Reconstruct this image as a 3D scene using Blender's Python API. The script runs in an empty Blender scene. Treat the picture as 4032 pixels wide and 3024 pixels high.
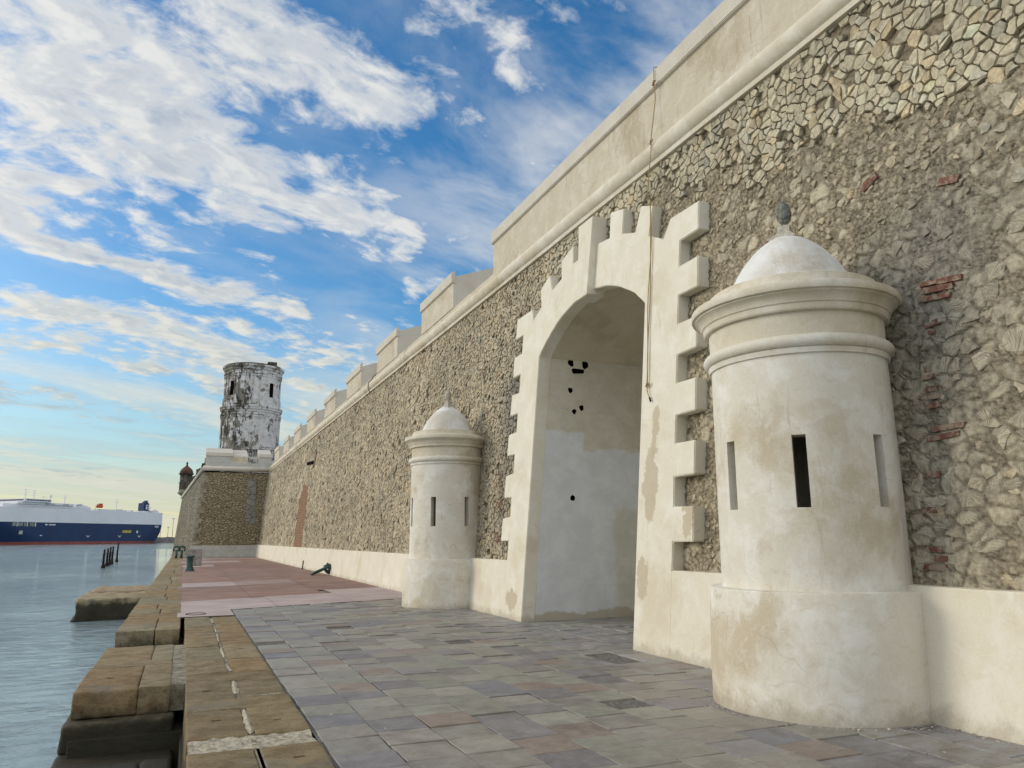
# Harbour fortress: battered rubble wall with a plastered gate, two domed sentry boxes, quay, bastion,
# old watchtower and a car carrier across the water.  Units: metres.  +Y runs along the wall, +X into the wall.
import bpy, bmesh, math, random
from mathutils import Vector, Matrix, noise as mnoise
from math import sin, cos, pi, radians as R
import numpy as np

random.seed(11)
rng = np.random.default_rng(5)
scene = bpy.context.scene
COL = scene.collection

# ------------------------------------------------------------------ node helpers
class G:
    """small node-graph writer"""
    def __init__(s, tree):
        s.t = tree; s.n = tree.nodes; s.l = tree.links; s.n.clear()
    def put(s, sock, v):
        if v is None: return
        if isinstance(v, bpy.types.NodeSocket): s.l.new(v, sock)
        elif isinstance(v, (tuple, list)):
            sock.default_value = (tuple(v) + (1.0,))[:len(sock.default_value)] if len(v) < len(sock.default_value) else tuple(v)[:len(sock.default_value)]
        else: sock.default_value = v
    def m(s, op, a, b=None, c=None, clamp=False):
        n = s.n.new('ShaderNodeMath'); n.operation = op; n.use_clamp = clamp
        s.put(n.inputs[0], a); s.put(n.inputs[1], b)
        if c is not None: s.put(n.inputs[2], c)
        return n.outputs[0]
    def add(s, a, b): return s.m('ADD', a, b)
    def sub(s, a, b): return s.m('SUBTRACT', a, b)
    def mul(s, a, b): return s.m('MULTIPLY', a, b)
    def vm(s, op, a, b=None, scale=None):
        n = s.n.new('ShaderNodeVectorMath'); n.operation = op
        s.put(n.inputs[0], a)
        if b is not None: s.put(n.inputs[1], b)
        if scale is not None: s.put(n.inputs['Scale'], scale)
        return n.outputs['Value'] if op in ('DOT_PRODUCT', 'LENGTH') else n.outputs[0]
    def pos(s):
        n = s.n.new('ShaderNodeNewGeometry'); return n.outputs['Position']
    def objco(s):
        n = s.n.new('ShaderNodeTexCoord'); return n.outputs['Object']
    def attr(s, name, out='Color'):
        n = s.n.new('ShaderNodeAttribute'); n.attribute_name = name; return n.outputs[out]
    def sep(s, v):
        n = s.n.new('ShaderNodeSeparateXYZ'); s.put(n.inputs[0], v); return n.outputs
    def comb(s, x, y, z):
        n = s.n.new('ShaderNodeCombineXYZ'); s.put(n.inputs[0], x); s.put(n.inputs[1], y); s.put(n.inputs[2], z); return n.outputs[0]
    def noise(s, vec, scale, detail=4, rough=.55, dist=0, out='Fac'):
        n = s.n.new('ShaderNodeTexNoise'); s.put(n.inputs['Vector'], vec)
        n.inputs['Scale'].default_value = scale; n.inputs['Detail'].default_value = detail
        n.inputs['Roughness'].default_value = rough; n.inputs['Distortion'].default_value = dist
        return n.outputs[out]
    def vor(s, vec, scale, feature='F1', out='Distance', rand=1.0):
        n = s.n.new('ShaderNodeTexVoronoi'); n.feature = feature; s.put(n.inputs['Vector'], vec)
        n.inputs['Scale'].default_value = scale; n.inputs['Randomness'].default_value = rand
        return n.outputs[out]
    def ramp(s, fac, stops, interp='LINEAR'):
        n = s.n.new('ShaderNodeValToRGB'); cr = n.color_ramp; cr.interpolation = interp
        while len(cr.elements) < len(stops): cr.elements.new(.5)
        for e, (p, c) in zip(cr.elements, stops):
            e.position = p; e.color = (c, c, c, 1) if not isinstance(c, (tuple, list)) else tuple(c) + (1,)
        s.put(n.inputs[0], fac); return n.outputs[0]
    def step(s, x, a, b):
        n = s.n.new('ShaderNodeMapRange'); n.interpolation_type = 'SMOOTHSTEP'; n.clamp = True
        s.put(n.inputs['Value'], x); s.put(n.inputs['From Min'], a); s.put(n.inputs['From Max'], b)
        return n.outputs[0]
    def mix(s, fac, a, b, mode='MIX'):
        n = s.n.new('ShaderNodeMix'); n.data_type = 'RGBA'; n.blend_type = mode
        s.put(n.inputs[0], fac); s.put(n.inputs[6], a); s.put(n.inputs[7], b); return n.outputs[2]
    def bump(s, h, strength=.5, dist=.02, normal=None):
        n = s.n.new('ShaderNodeBump'); n.inputs['Strength'].default_value = strength
        n.inputs['Distance'].default_value = dist; s.put(n.inputs['Height'], h)
        if normal is not None: s.put(n.inputs['Normal'], normal)
        return n.outputs[0]
    def scalev(s, v, x, y, z): return s.vm('MULTIPLY', v, (x, y, z))
    def out(s, color, rough=.85, bump=None, metal=0, spec=.3):
        b = s.n.new('ShaderNodeBsdfPrincipled'); o = s.n.new('ShaderNodeOutputMaterial')
        s.put(b.inputs['Base Color'], color); s.put(b.inputs['Roughness'], rough)
        b.inputs['Metallic'].default_value = metal; b.inputs['Specular IOR Level'].default_value = spec
        if bump is not None: s.l.new(bump, b.inputs['Normal'])
        s.l.new(b.outputs[0], o.inputs[0]); return b

def mat(name):
    m = bpy.data.materials.new(name); m.use_nodes = True
    return m, G(m.node_tree)

def plaster(name, base, pale, tan, amount=.5, brush=1.0, bumps=.35, grain=1.0, stains=()):
    """hand-trowelled lime render: pale skim, tan older coat and faint brush marks"""
    m, g = mat(name); p = g.pos()
    warp = g.vm('ADD', p, g.vm('SCALE', g.noise(p, 1.7, 3, out='Color'), scale=.5))
    big = g.noise(warp, .75, 6, .62)
    med = g.noise(g.vm('ADD', warp, (7, 3, 1)), 2.3, 7, .66)
    br = g.noise(g.scalev(warp, 9, 9, 2.2), 1.4, 5, .65)
    brh = g.noise(g.scalev(warp, 3, 3, 14), 1.2, 4, .6)
    c = g.mix(g.mul(g.step(med, .44, .66), amount), base, pale)
    c = g.mix(g.mul(g.step(big, .50, .66), amount), c, tan)
    c = g.mix(g.mul(g.step(br, .50, .74), .30 * brush), c, pale)
    c = g.mix(g.mul(g.step(brh, .54, .74), .28 * brush), c, tan)
    fine = g.noise(p, 46, 4, .7)
    if stains:                                  # old damp stains left in the render
        q_ = g.sep(g.vm('ADD', p, g.vm('SCALE', g.vm('SUBTRACT', g.noise(p, 4, 5, .65, out='Color'), (.5, .5, .5)), scale=.45)))
        for (sy, sz, ry, rz) in stains:
            e_ = g.add(g.m('POWER', g.mul(g.m('ABSOLUTE', g.sub(q_[1], sy)), 1/ry), 2.0), g.m('POWER', g.mul(g.m('ABSOLUTE', g.sub(q_[2], sz)), 1/rz), 2.0))
            c = g.mix(g.mul(g.step(e_, 1.15, .8), .75), c, (.44, .375, .27))
    drip = g.noise(g.scalev(p, 7, 7, .55), 1.0, 6, .7)
    c = g.mix(g.mul(g.mul(g.step(drip, .55, .72), g.step(g.noise(p, .8, 3), .42, .6)), .45 * brush), c, tuple(x * .72 for x in tan))
    crk = g.vor(g.vm('ADD', warp, g.vm('SCALE', g.noise(p, 5, 4, out='Color'), scale=.10)), 1.15, 'DISTANCE_TO_EDGE')
    crk = g.mul(g.mul(g.step(crk, .010, .002), g.step(g.noise(p, 1.1, 3), .56, .66)), .30)
    c = g.mix(crk, c, tuple(x * .45 for x in tan))
    pz = g.sep(p)[2]
    foot = g.step(g.add(pz, g.mul(g.sub(g.noise(p, 3.5, 6, .7), .5), .55)), .16, -.04)
    c = g.mix(g.mul(foot, .6), c, tuple(x * .62 for x in tan))
    c = g.mix(.16 * grain, c, g.ramp(fine, [(.25, (.25, .22, .17)), (.75, (.95, .94, .9))]), 'OVERLAY')
    h = g.add(g.add(g.mul(med, .5), g.mul(br, .25)), g.mul(fine, .10))
    h = g.add(h, g.mul(g.noise(p, 160, 2), .05))
    g.out(c, .92, g.bump(h, bumps, .03), spec=.15)
    return m

def simple(name, col, rough=.6, metal=0, var=.25, scale=8, bumps=.15, dist=.01, spec=.4):
    m, g = mat(name); p = g.pos()
    n = g.noise(p, scale, 5, .6)
    dark = tuple(c * (1 - var) for c in col); lite = tuple(min(1, c * (1 + var)) for c in col)
    g.out(g.mix(g.step(n, .3, .7), dark, lite), rough, g.bump(n, bumps, dist), metal, spec)
    return m

M = {}
M['frame'] = plaster('cream lime render', stains=((10.20, 2.45, .20, .60), (10.35, 1.05, .16, .34), (10.1, 3.3, .10, .4), (15.4, .35, .30, .22), (9.2, 1.9, .12, .3)), base=(.68, .635, .525), pale=(.755, .73, .655), tan=(.575, .51, .385), amount=.65, brush=.9)
M['sentry'] = plaster('mottled lime render', (.635, .60, .515), (.735, .72, .67), (.49, .425, .315), .95, 1.4, .5)
M['dome'] = plaster('white limewash', (.66, .655, .635), (.78, .79, .80), (.53, .49, .42), 1.0, 1.1, .4)
M['trim'] = plaster('tan moulding render', (.585, .53, .425), (.68, .64, .56), (.44, .375, .265), .9, .8, .4)
M['parapet'] = plaster('grey tan render', (.52, .465, .37), (.59, .545, .455), (.41, .35, .255), .95, 2.0, .35)
M['merlon'] = plaster('pale smooth render', (.55, .51, .44), (.62, .585, .53), (.46, .42, .35), .5, .4, .2)

# jamb: pale repaired skim low down over an older creamier coat (a real edge of two coats)
m, g = mat('patched jamb render'); p = g.pos(); xyz = g.sep(p)
wob = g.mul(g.sub(g.noise(p, 2.6, 5, .6), .5), .35)
px, pz = g.add(xyz[0], wob), g.add(xyz[2], wob)
low = g.step(pz, 3.60, 3.52)
tab = g.mul(g.mul(g.step(pz, 3.99, 3.93), g.step(px, 6.96, 7.02)), g.step(px, 8.08, 8.02))
body = g.mul(g.m('MAXIMUM', low, tab), g.step(px, 6.78, 6.82))
strip = g.mul(g.mul(g.step(px, 8.66, 8.80), g.step(pz, 2.4, 2.1)), .75)
body = g.mul(body, g.sub(1, strip))
n1 = g.noise(p, 3, 6, .65); n2 = g.noise(g.scalev(p, 2, 2, 9), 1.5, 5, .6)
old = g.mix(g.step(n1, .35, .7), (.555, .52, .425), (.645, .605, .51))
old = g.mix(g.mul(g.step(n2, .5, .75), .3), old, (.42, .36, .26))
new = g.mix(g.step(n1, .35, .7), (.62, .635, .635), (.71, .72, .725))
new = g.mix(g.mul(g.step(n2, .52, .8), .3), new, (.54, .50, .43))
c = g.mix(body, old, new)
c = g.mix(g.mul(g.step(pz, .17, .1), .7), c, (.40, .33, .22))
g.out(c, .92, g.bump(g.add(g.mul(n1, .5), g.mul(body, .12)), .4, .03), spec=.15); M['jamb'] = m
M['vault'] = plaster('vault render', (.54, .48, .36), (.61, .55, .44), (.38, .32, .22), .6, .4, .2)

# rubble stones (colour and local striation axes come from the mesh)
m, g = mat('coral rubble stone'); p = g.pos()
t = g.attr('tint'); al = g.attr('tint', 'Alpha'); uv = g.attr('suv', 'Vector')
n1 = g.noise(p, 14, 6, .68); n2 = g.noise(p, 55, 5, .7)
st = g.noise(g.scalev(uv, 4, 105, 1), 1, 3, .55, .6)
blot = g.noise(p, 1.3, 5, .6)
c = g.mix(g.step(n1, .28, .72), g.mix(.42, t, (.05, .04, .025)), g.mix(.25, t, (.78, .72, .58)))
c = g.mix(g.mul(al, .75), c, g.mix(g.step(st, .38, .55), (.10, .08, .05), g.mix(.4, t, (.8, .74, .6))))
pit = g.step(g.vor(p, 42), .22, .10)
c = g.mix(g.mul(pit, g.mul(g.step(blot, .5, .6), .6)), c, (.05, .042, .03))
c = g.mix(g.mul(g.step(g.noise(p, 5, 5, .7), .58, .75), .45), c, (.16, .155, .10))
h = g.add(g.add(g.mul(n1, .7), g.mul(n2, .35)), g.mul(g.mul(st, al), .55))
h = g.sub(h, g.mul(pit, .2))
g.out(c, .95, g.bump(h, .8, .035), spec=.1); M['stone'] = m

m, g = mat('old lime mortar'); p = g.pos()
n1 = g.noise(p, 9, 8, .7); n2 = g.noise(p, 40, 5, .7); n3 = g.noise(p, .8, 4, .6)
vd = g.vor(g.vm('ADD', p, g.vm('SCALE', g.noise(p, 6, 3, out='Color'), scale=.12)), 17)
c = g.mix(g.step(n1, .3, .7), (.075, .058, .036), (.185, .15, .10))
c = g.mix(g.mul(g.step(vd, .35, .1), .65), c, g.mix(n2, (.20, .17, .11), (.40, .35, .26)))
c = g.mix(g.mul(g.step(n3, .5, .7), .4), c, (.13, .12, .085))
h = g.add(g.add(g.mul(n1, 1.0), g.mul(n2, .4)), g.mul(g.sub(1, vd), .5))
g.out(c, 1.0, g.bump(h, 1.0, .05), spec=.05); M['mortar'] = m

def masonry(name, sx, sy, ca, cb, joint, bed=.08):
    """far masonry seen at a distance: irregular stones with sunk joints"""
    m, g = mat(name); p = g.pos()
    q = g.scalev(g.vm('ADD', p, g.vm('SCALE', g.noise(p, 1.1, 4, out='Color'), scale=.35)), sx, sx, sy)
    d = g.vor(q, 1, 'DISTANCE_TO_EDGE', 'Distance'); cell = g.vor(q, 1, 'F1', 'Color')
    s_ = g.sep(cell)
    n = g.noise(p, 3, 6, .65); nb = g.noise(g.scalev(p, 1, 1, .35), .35, 5, .6)
    c = g.mix(s_[0], ca, cb)
    c = g.mix(g.mul(g.step(n, .4, .7), .4), c, tuple(x * .5 for x in ca))
    c = g.mix(g.mul(g.step(nb, .5, .65), .5), c, (.12, .105, .07))
    c = g.mix(g.step(d, bed, .01), c, joint)
    h = g.add(g.mul(g.step(d, 0, bed * 2), 1), g.mul(n, .6))
    g.out(c, .95, g.bump(h, .9, .08), spec=.1); return m
M['greyrender'] = plaster('grey cement render', (.44, .435, .40), (.52, .52, .495), (.36, .345, .30), .8, 1.0, .3)
M['bastion'] = masonry('brown bastion rubble', 3.6, 5.6, (.28, .235, .145), (.41, .345, .225), (.12, .096, .06), .06)
M['bastion_sea'] = masonry('grey bastion ashlar', 1.5, 2.4, (.20, .18, .135), (.34, .31, .24), (.05, .042, .03), .10)
M['quoin'] = simple('grey quoin stone', (.29, .26, .195), .95, 0, .35, 2.5, .5, .05, .1)
M['ashlar'] = masonry('grey ashlar patch', 1.0, 1.7, (.235, .225, .19), (.28, .268, .23), (.15, .14, .115), .018)

def bricks(name, sc=1.0, ca=(.25, .125, .075), cb=(.18, .095, .06)):
    m, g = mat(name); p = g.pos(); s_ = g.sep(p)
    n = g.n.new('ShaderNodeTexBrick'); g.put(n.inputs['Vector'], g.comb(s_[1], s_[2], 0))
    n.inputs['Scale'].default_value = 1.0; n.inputs['Brick Width'].default_value = .28 * sc
    n.inputs['Row Height'].default_value = .075 * sc; n.inputs['Mortar Size'].default_value = .009 * sc
    n.inputs['Color1'].default_value = ca + (1,); n.inputs['Color2'].default_value = cb + (1,)
    n.inputs['Mortar'].default_value = (.27, .21, .14, 1)
    nn = g.noise(p, 4, 6, .65)
    c = g.mix(g.mul(g.step(nn, .40, .65), .75), n.outputs['Color'], (.27, .20, .13))
    g.out(c, .95, g.bump(g.sub(g.mul(nn, .6), n.outputs['Fac']), .7, .03), spec=.1); return m
M['brick'] = bricks('red brick infill', 2.2)
m, g = mat('old red brick'); p = g.pos(); n1 = g.noise(p, 16, 6, .7)
c = g.mix(g.step(n1, .35, .7), (.13, .065, .05), (.22, .11, .085))
c = g.mix(g.mul(g.step(g.noise(p, 9, 5, .7), .46, .60), .85), c, (.30, .255, .19))
g.out(c, .95, g.bump(n1, .6, .02), spec=.1); M['brick_loose'] = m

# paving
m, g = mat('grey slate paving'); p = g.pos(); t = g.attr('tint')
n1 = g.noise(p, 5, 7, .68); n2 = g.noise(g.scalev(p, 1, 2.2, 1), 13, 6, .7); n3 = g.noise(p, 1.0, 4, .6)
c = g.mix(g.step(n1, .3, .7), g.mix(.25, t, (.06, .06, .065)), g.mix(.18, t, (.5, .48, .45)))
c = g.mix(g.mul(g.step(n2, .52, .72), .35), c, (.12, .095, .075))
c = g.mix(g.mul(g.step(g.noise(p, 3.2, 6, .7), .60, .74), .5), c, (.34, .34, .34))
s_ = g.sep(p)
c = g.mix(g.mul(g.step(g.noise(p, 1.9, 6, .68), .50, .68), .42), c, (.115, .092, .078))
c = g.mix(g.mul(g.step(g.noise(g.vm('ADD', p, (9, 2, 0)), 1.4, 6, .66), .54, .70), .40), c, (.36, .335, .29))
wall = g.step(g.add(s_[0], g.mul(g.sub(n3, .5), 2.5)), 4.6, 6.6)
c = g.mix(g.mul(wall, g.mul(g.step(n1, .4, .6), .5)), c, (.33, .335, .36))
h = g.add(g.add(g.mul(n1, .6), g.mul(n2, .6)), g.mul(g.noise(p, 60, 4, .7), .15))
rr = g.ramp(n1, [(.3, .30), (.7, .62)])
g.out(c, rr, g.bump(h, .75, .022), spec=.35); M['slate'] = m
M['bed'] = simple('paving bed', (.16, .15, .135), .95, 0, .4, 20, .4, .02, .1)

m, g = mat('washed pink concrete'); p = g.pos(); t = g.attr('tint')
n1 = g.noise(p, .9, 6, .6); n2 = g.noise(p, 70, 3, .8); n3 = g.noise(g.scalev(p, .5, 3, 1), 1.2, 5, .6)
c = g.mix(g.step(n1, .3, .7), g.mix(.22, t, (.12, .07, .05)), g.mix(.12, t, (.7, .6, .55)))
c = g.mix(g.mul(g.step(n3, .45, .7), .35), c, g.mix(.5, t, (.22, .13, .095)))
c = g.mix(.25, c, g.ramp(n2, [(.3, (.2, .15, .13)), (.7, (.85, .8, .78))]), 'OVERLAY')
g.out(c, .8, g.bump(n2, .35, .008), spec=.25); M['pink'] = m

def quay_stone(name, w0, w1):
    m, g = mat(name); p = g.pos(); t = g.attr('tint')
    n1 = g.noise(p, 3.2, 8, .70); n2 = g.noise(g.scalev(p, .8, 3.2, 1.5), 8, 8, .75); n3 = g.noise(p, .9, 4, .6)
    c = g.mix(g.step(n1, .30, .66), g.mix(.45, t, (.08, .058, .026)), g.mix(.25, t, (.52, .43, .27)))
    c = g.mix(g.mul(g.step(g.noise(p, 34, 5, .75), .5, .68), .5), c, (.075, .055, .03))
    c = g.mix(g.mul(g.step(n2, .5, .72), .55), c, (.085, .062, .032))
    c = g.mix(g.mul(g.step(n3, .56, .68), .45), c, (.20, .205, .185))
    c = g.mix(g.mul(g.step(g.noise(p, 2.1, 4, .6), .62, .72), .5), c, (.22, .10, .045))
    s_ = g.sep(p)
    wet = g.step(g.add(s_[2], g.mul(g.sub(n1, .5), .45)), w0, w1)      # algae and damp between the tide marks
    c = g.mix(g.mul(wet, .93), c, g.mix(n2, (.012, .012, .008), (.035, .035, .018)))
    h = g.add(g.add(g.mul(n1, .7), g.mul(n2, .8)), g.mul(g.noise(p, 70, 4, .7), .25))
    g.out(c, g.sub(.9, g.mul(wet, .35)), g.bump(h, 1.0, .045), spec=.25); return m
M['sand'] = quay_stone('weathered quay sandstone', -.10, -.38)
M['pier'] = quay_stone('weathered pier masonry', -.44, -.68)
M['lime'] = simple('white lime joint', (.42, .375, .29), .9, 0, .35, 22, 1.0, .03, .1)
M['cement'] = simple('grey cement fill', (.25, .222, .165), .9, 0, .45, 7, 1.0, .04, .1)
M['green'] = simple('dark green paint', (.018, .060, .056), .45, 0, .35, 10, .2, .01, .5)
M['concrete'] = simple('grey violet concrete', (.30, .275, .265), .9, 0, .22, 5, .3, .02, .15)
M['pile'] = simple('black tarred steel', (.018, .013, .011), .8, 0, .5, 12, .6, .03, .3)
M['rope'] = simple('gold hemp rope', (.33, .23, .095), .9, 0, .3, 60, .5, .01, .2)
M['dark'] = simple('hollow shade and char black', (.012, .010, .009), 1.0, 0, .3, 20, .4, .02, .05)
M['hollow_shade'] = M['dark']  # near-black colour painting the shade inside sockets, windows and hollow rooms
M['iron'] = simple('dark iron', (.022, .016, .014), .7, .2, .3, 20, .3, .01, .4)
M['finial'] = simple('lichen grey stone', (.19, .195, .17), .95, 0, .45, 26, .8, .02, .1)
M['finial_pale'] = simple('pale stone', (.44, .41, .34), .95, 0, .3, 26, .8, .02, .1)
M['rust'] = simple('rusty steel', (.09, .045, .025), .8, .2, .4, 14, .4, .01, .3)

# weathered white tower render with black crust
m, g = mat('black stained white render'); p = g.pos()
w = g.vm('ADD', p, g.vm('SCALE', g.noise(p, .5, 5, out='Color'), scale=1.5))
n1 = g.noise(w, .75, 8, .70); n2 = g.noise(g.scalev(w, 1.6, 1.6, .5), 1.2, 7, .7); n3 = g.noise(p, 1.6, 7, .72)
c = g.mix(g.step(n3, .3, .7), (.52, .50, .48), (.70, .69, .68))
s_ = g.sep(p)
side = g.step(s_[0], 7.4, 4.4)                        # the seaward side has lost most of its render
k = g.add(n1, g.mul(side, .10))
c = g.mix(g.mul(g.step(k, .55, .595), .9), c, g.mix(n3, (.10, .095, .075), (.26, .235, .19)))
c = g.mix(g.mul(g.step(g.add(n2, g.mul(side, .06)), .56, .63), .9), c, (.035, .034, .032))
c = g.mix(g.mul(g.step(g.noise(w, 1.1, 6, .7), .62, .68), .6), c, (.17, .175, .10))
g.out(c, .95, g.bump(g.add(n1, n3), .8, .15), spec=.1); M['tower'] = m
m, g = mat('lichen black stone'); p = g.pos(); n1 = g.noise(p, 1.2, 7, .7)
g.out(g.mix(g.step(n1, .35, .68), (.022, .022, .020), (.16, .145, .115)), .95, g.bump(n1, .8, .1), spec=.1); M['blackstone'] = m
M['reddome'] = simple('faded red dome', (.12, .068, .05), .9, 0, .4, 1.4, .4, .05, .1)
M['palegreen'] = simple('mossy pale stone', (.27, .28, .20), .9, 0, .3, 2, .4, .05, .1)

# water
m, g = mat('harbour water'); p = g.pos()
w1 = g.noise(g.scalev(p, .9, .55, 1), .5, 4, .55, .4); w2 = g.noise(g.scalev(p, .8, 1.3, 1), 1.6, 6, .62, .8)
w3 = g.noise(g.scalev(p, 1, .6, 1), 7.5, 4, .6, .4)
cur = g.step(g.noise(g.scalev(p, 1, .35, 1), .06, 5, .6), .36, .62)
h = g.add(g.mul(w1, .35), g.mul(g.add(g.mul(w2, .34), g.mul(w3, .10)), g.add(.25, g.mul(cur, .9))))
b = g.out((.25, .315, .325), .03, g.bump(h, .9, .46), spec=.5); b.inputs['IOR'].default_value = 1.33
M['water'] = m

M['ship_white'] = simple('white ship paint', (.66, .67, .70), .5, 0, .05, .05, .02, .01, .4)
M['ship_blue'] = simple('navy ship paint', (.006, .026, .090), .45, 0, .12, .08, .02, .01, .4)
M['ship_red'] = simple('red boot paint', (.24, .07, .055), .6, 0, .2, .2, .02, .01, .3)
M['ship_grey'] = simple('grey ship fittings', (.40, .41, .42), .6, 0, .1, .5, .02, .01, .3)
M['ship_win'] = simple('dark ship glass', (.02, .03, .06), .2, 0, .2, .5, .02, .01, .5)
M['ship_open'] = simple('mooring deck opening', (.20, .23, .20), .8, 0, .4, .5, .1, .05, .2)
M['ship_yellow'] = simple('yellow ship marking', (.45, .36, .06), .7, 0, .3, .6, .05, .01, .3)
M['orange'] = simple('orange lifeboat', (.55, .09, .025), .5, 0, .1, .5, .05, .01, .4)
M['shore'] = simple('far shore stone', (.13, .12, .12), .95, 0, .4, .08, .4, .5, .1)

# ------------------------------------------------------------------ object helpers
def link(o, parent=None):
    COL.objects.link(o)
    if parent is not None: o.parent = parent
    return o
def tag(o, label=None, cat=None, group=None, kind=None):
    for k, v in (('label', label), ('category', cat), ('group', group), ('kind', kind)):
        if v: o[k] = v
    return o
def thing(name, label, cat, loc=(0, 0, 0), rz=0, group=None):
    o = bpy.data.objects.new(name, None); link(o)
    o.location = loc; o.rotation_euler = (0, 0, rz); o.empty_display_size = .3
    return tag(o, label, cat, group)
def from_data(name, v, f, mats, parent=None, mi=None, smooth=False):
    me = bpy.data.meshes.new(name); me.from_pydata([tuple(x) for x in v], [], f)
    for x in (mats if isinstance(mats, (list, tuple)) else [mats]): me.materials.append(x)
    if mi is not None: me.polygons.foreach_set('material_index', mi)
    if smooth: me.polygons.foreach_set('use_smooth', [True] * len(me.polygons))
    me.update()
    return link(bpy.data.objects.new(name, me), parent)
def from_bm(name, bm, mats, parent=None, smooth=False, recalc=True):
    if recalc: bmesh.ops.recalc_face_normals(bm, faces=bm.faces)
    me = bpy.data.meshes.new(name); bm.to_mesh(me); bm.free()
    for x in (mats if isinstance(mats, (list, tuple)) else [mats]): me.materials.append(x)
    if smooth: me.polygons.foreach_set('use_smooth', [True] * len(me.polygons))
    return link(bpy.data.objects.new(name, me), parent)
def b_box(bm, x0, x1, y0, y1, z0, z1, mi=0):
    vs = [bm.verts.new(c) for c in ((x0,y0,z0),(x1,y0,z0),(x1,y1,z0),(x0,y1,z0),(x0,y0,z1),(x1,y0,z1),(x1,y1,z1),(x0,y1,z1))]
    for q in ((0,3,2,1),(4,5,6,7),(0,1,5,4),(1,2,6,5),(2,3,7,6),(3,0,4,7)):
        f = bm.faces.new([vs[i] for i in q]); f.material_index = mi
    return vs
def box(name, x0, x1, y0, y1, z0, z1, m, parent=None, bevel=0):
    bm = bmesh.new(); b_box(bm, x0, x1, y0, y1, z0, z1)
    if bevel: bmesh.ops.bevel(bm, geom=bm.edges[:], offset=bevel, segments=2, affect='EDGES')
    return from_bm(name, bm, m, parent)
def b_prism(bm, pts, axis_fn, a, b, mi=0):
    """polygon pts extruded from a to b; axis_fn(p, t) -> xyz"""
    A = [bm.verts.new(axis_fn(p, a)) for p in pts]; B = [bm.verts.new(axis_fn(p, b)) for p in pts]
    n = len(pts); fs = [bm.faces.new(A), bm.faces.new(B[::-1])]
    for i in range(n): fs.append(bm.faces.new((A[i], B[i], B[(i+1) % n], A[(i+1) % n])))
    for f in fs: f.material_index = mi
def prism(name, pts, fn, a, b, m, parent=None, bevel=0):
    bm = bmesh.new(); b_prism(bm, pts, fn, a, b)
    if bevel: bmesh.ops.bevel(bm, geom=bm.edges[:], offset=bevel, segments=2, affect='EDGES')
    return from_bm(name, bm, m, parent)
def b_lathe(bm, prof, seg=64, c=(0, 0), a0=0, a1=2*pi, mi=0, rfun=None):
    full = abs(a1 - a0 - 2*pi) < 1e-6; n = seg if full else seg + 1
    rings = []
    for r, z in prof:
        rings.append([bm.verts.new((c[0] + (r if not rfun else rfun(r, z, a0+(a1-a0)*i/seg)) * cos(a0+(a1-a0)*i/seg),
                                    c[1] + (r if not rfun else rfun(r, z, a0+(a1-a0)*i/seg)) * sin(a0+(a1-a0)*i/seg), z)) for i in range(n)])
    for k in range(len(prof) - 1):
        for i in range(seg):
            j = (i + 1) % n
            try: f = bm.faces.new((rings[k][i], rings[k][j], rings[k+1][j], rings[k+1][i])); f.material_index = mi
            except ValueError: pass
def lathe(name, prof, m, parent=None, seg=64, c=(0, 0), smooth=True, angle=35, **kw):
    bm = bmesh.new(); b_lathe(bm, prof, seg, c, **kw)
    bmesh.ops.remove_doubles(bm, verts=bm.verts, dist=1e-5)
    o = from_bm(name, bm, m, parent, smooth)
    if smooth: sharp(o, angle)
    return o
def sharp(o, deg=35):
    me = o.data; bm = bmesh.new(); bm.from_mesh(me)
    for e in bm.edges:
        e.smooth = not (len(e.link_faces) == 2 and e.calc_face_angle(0) > R(deg))
    bm.to_mesh(me); bm.free()
def b_tube(bm, pts, r, seg=8, caps=True, mi=0):
    pts = [Vector(p) for p in pts]; rings = []
    up = Vector((0, 0, 1))
    for i, p in enumerate(pts):
        d = (pts[min(i+1, len(pts)-1)] - pts[max(i-1, 0)]).normalized()
        a = d.cross(up if abs(d.z) < .95 else Vector((1, 0, 0))).normalized(); b = d.cross(a)
        rr = r[i] if isinstance(r, (list, tuple)) else r
        rings.append([bm.verts.new(p + a*rr*cos(2*pi*k/seg) + b*rr*sin(2*pi*k/seg)) for k in range(seg)])
    for i in range(len(pts)-1):
        for k in range(seg):
            f = bm.faces.new((rings[i][k], rings[i][(k+1) % seg], rings[i+1][(k+1) % seg], rings[i+1][k])); f.material_index = mi
    if caps:
        bm.faces.new(rings[0][::-1]).material_index = mi; bm.faces.new(rings[-1]).material_index = mi
def tube(name, pts, r, m, parent=None, seg=8, smooth=True):
    bm = bmesh.new(); b_tube(bm, pts, r, seg); return from_bm(name, bm, m, parent, smooth)
def carve(o, cutters):
    """cut hollows into o, then drop the cutters"""
    for c in cutters:
        md = o.modifiers.new('cut', 'BOOLEAN'); md.operation = 'DIFFERENCE'; md.object = c; md.solver = 'EXACT'
        try: md.material_mode = 'TRANSFER'
        except Exception: pass
    bpy.context.view_layer.update()
    dg = bpy.context.evaluated_depsgraph_get()
    me = bpy.data.meshes.new_from_object(o.evaluated_get(dg)); o.modifiers.clear()
    old = o.data; nm = old.name; o.data = me; bpy.data.meshes.remove(old); me.name = nm
    for c in cutters:
        d = c.data; bpy.data.objects.remove(c); bpy.data.meshes.remove(d)
def tint_attr(o, cols, name='tint'):
    a = o.data.attributes.new(name, 'FLOAT_COLOR', 'POINT'); a.data.foreach_set('color', np.asarray(cols, dtype=np.float32).ravel())

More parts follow.
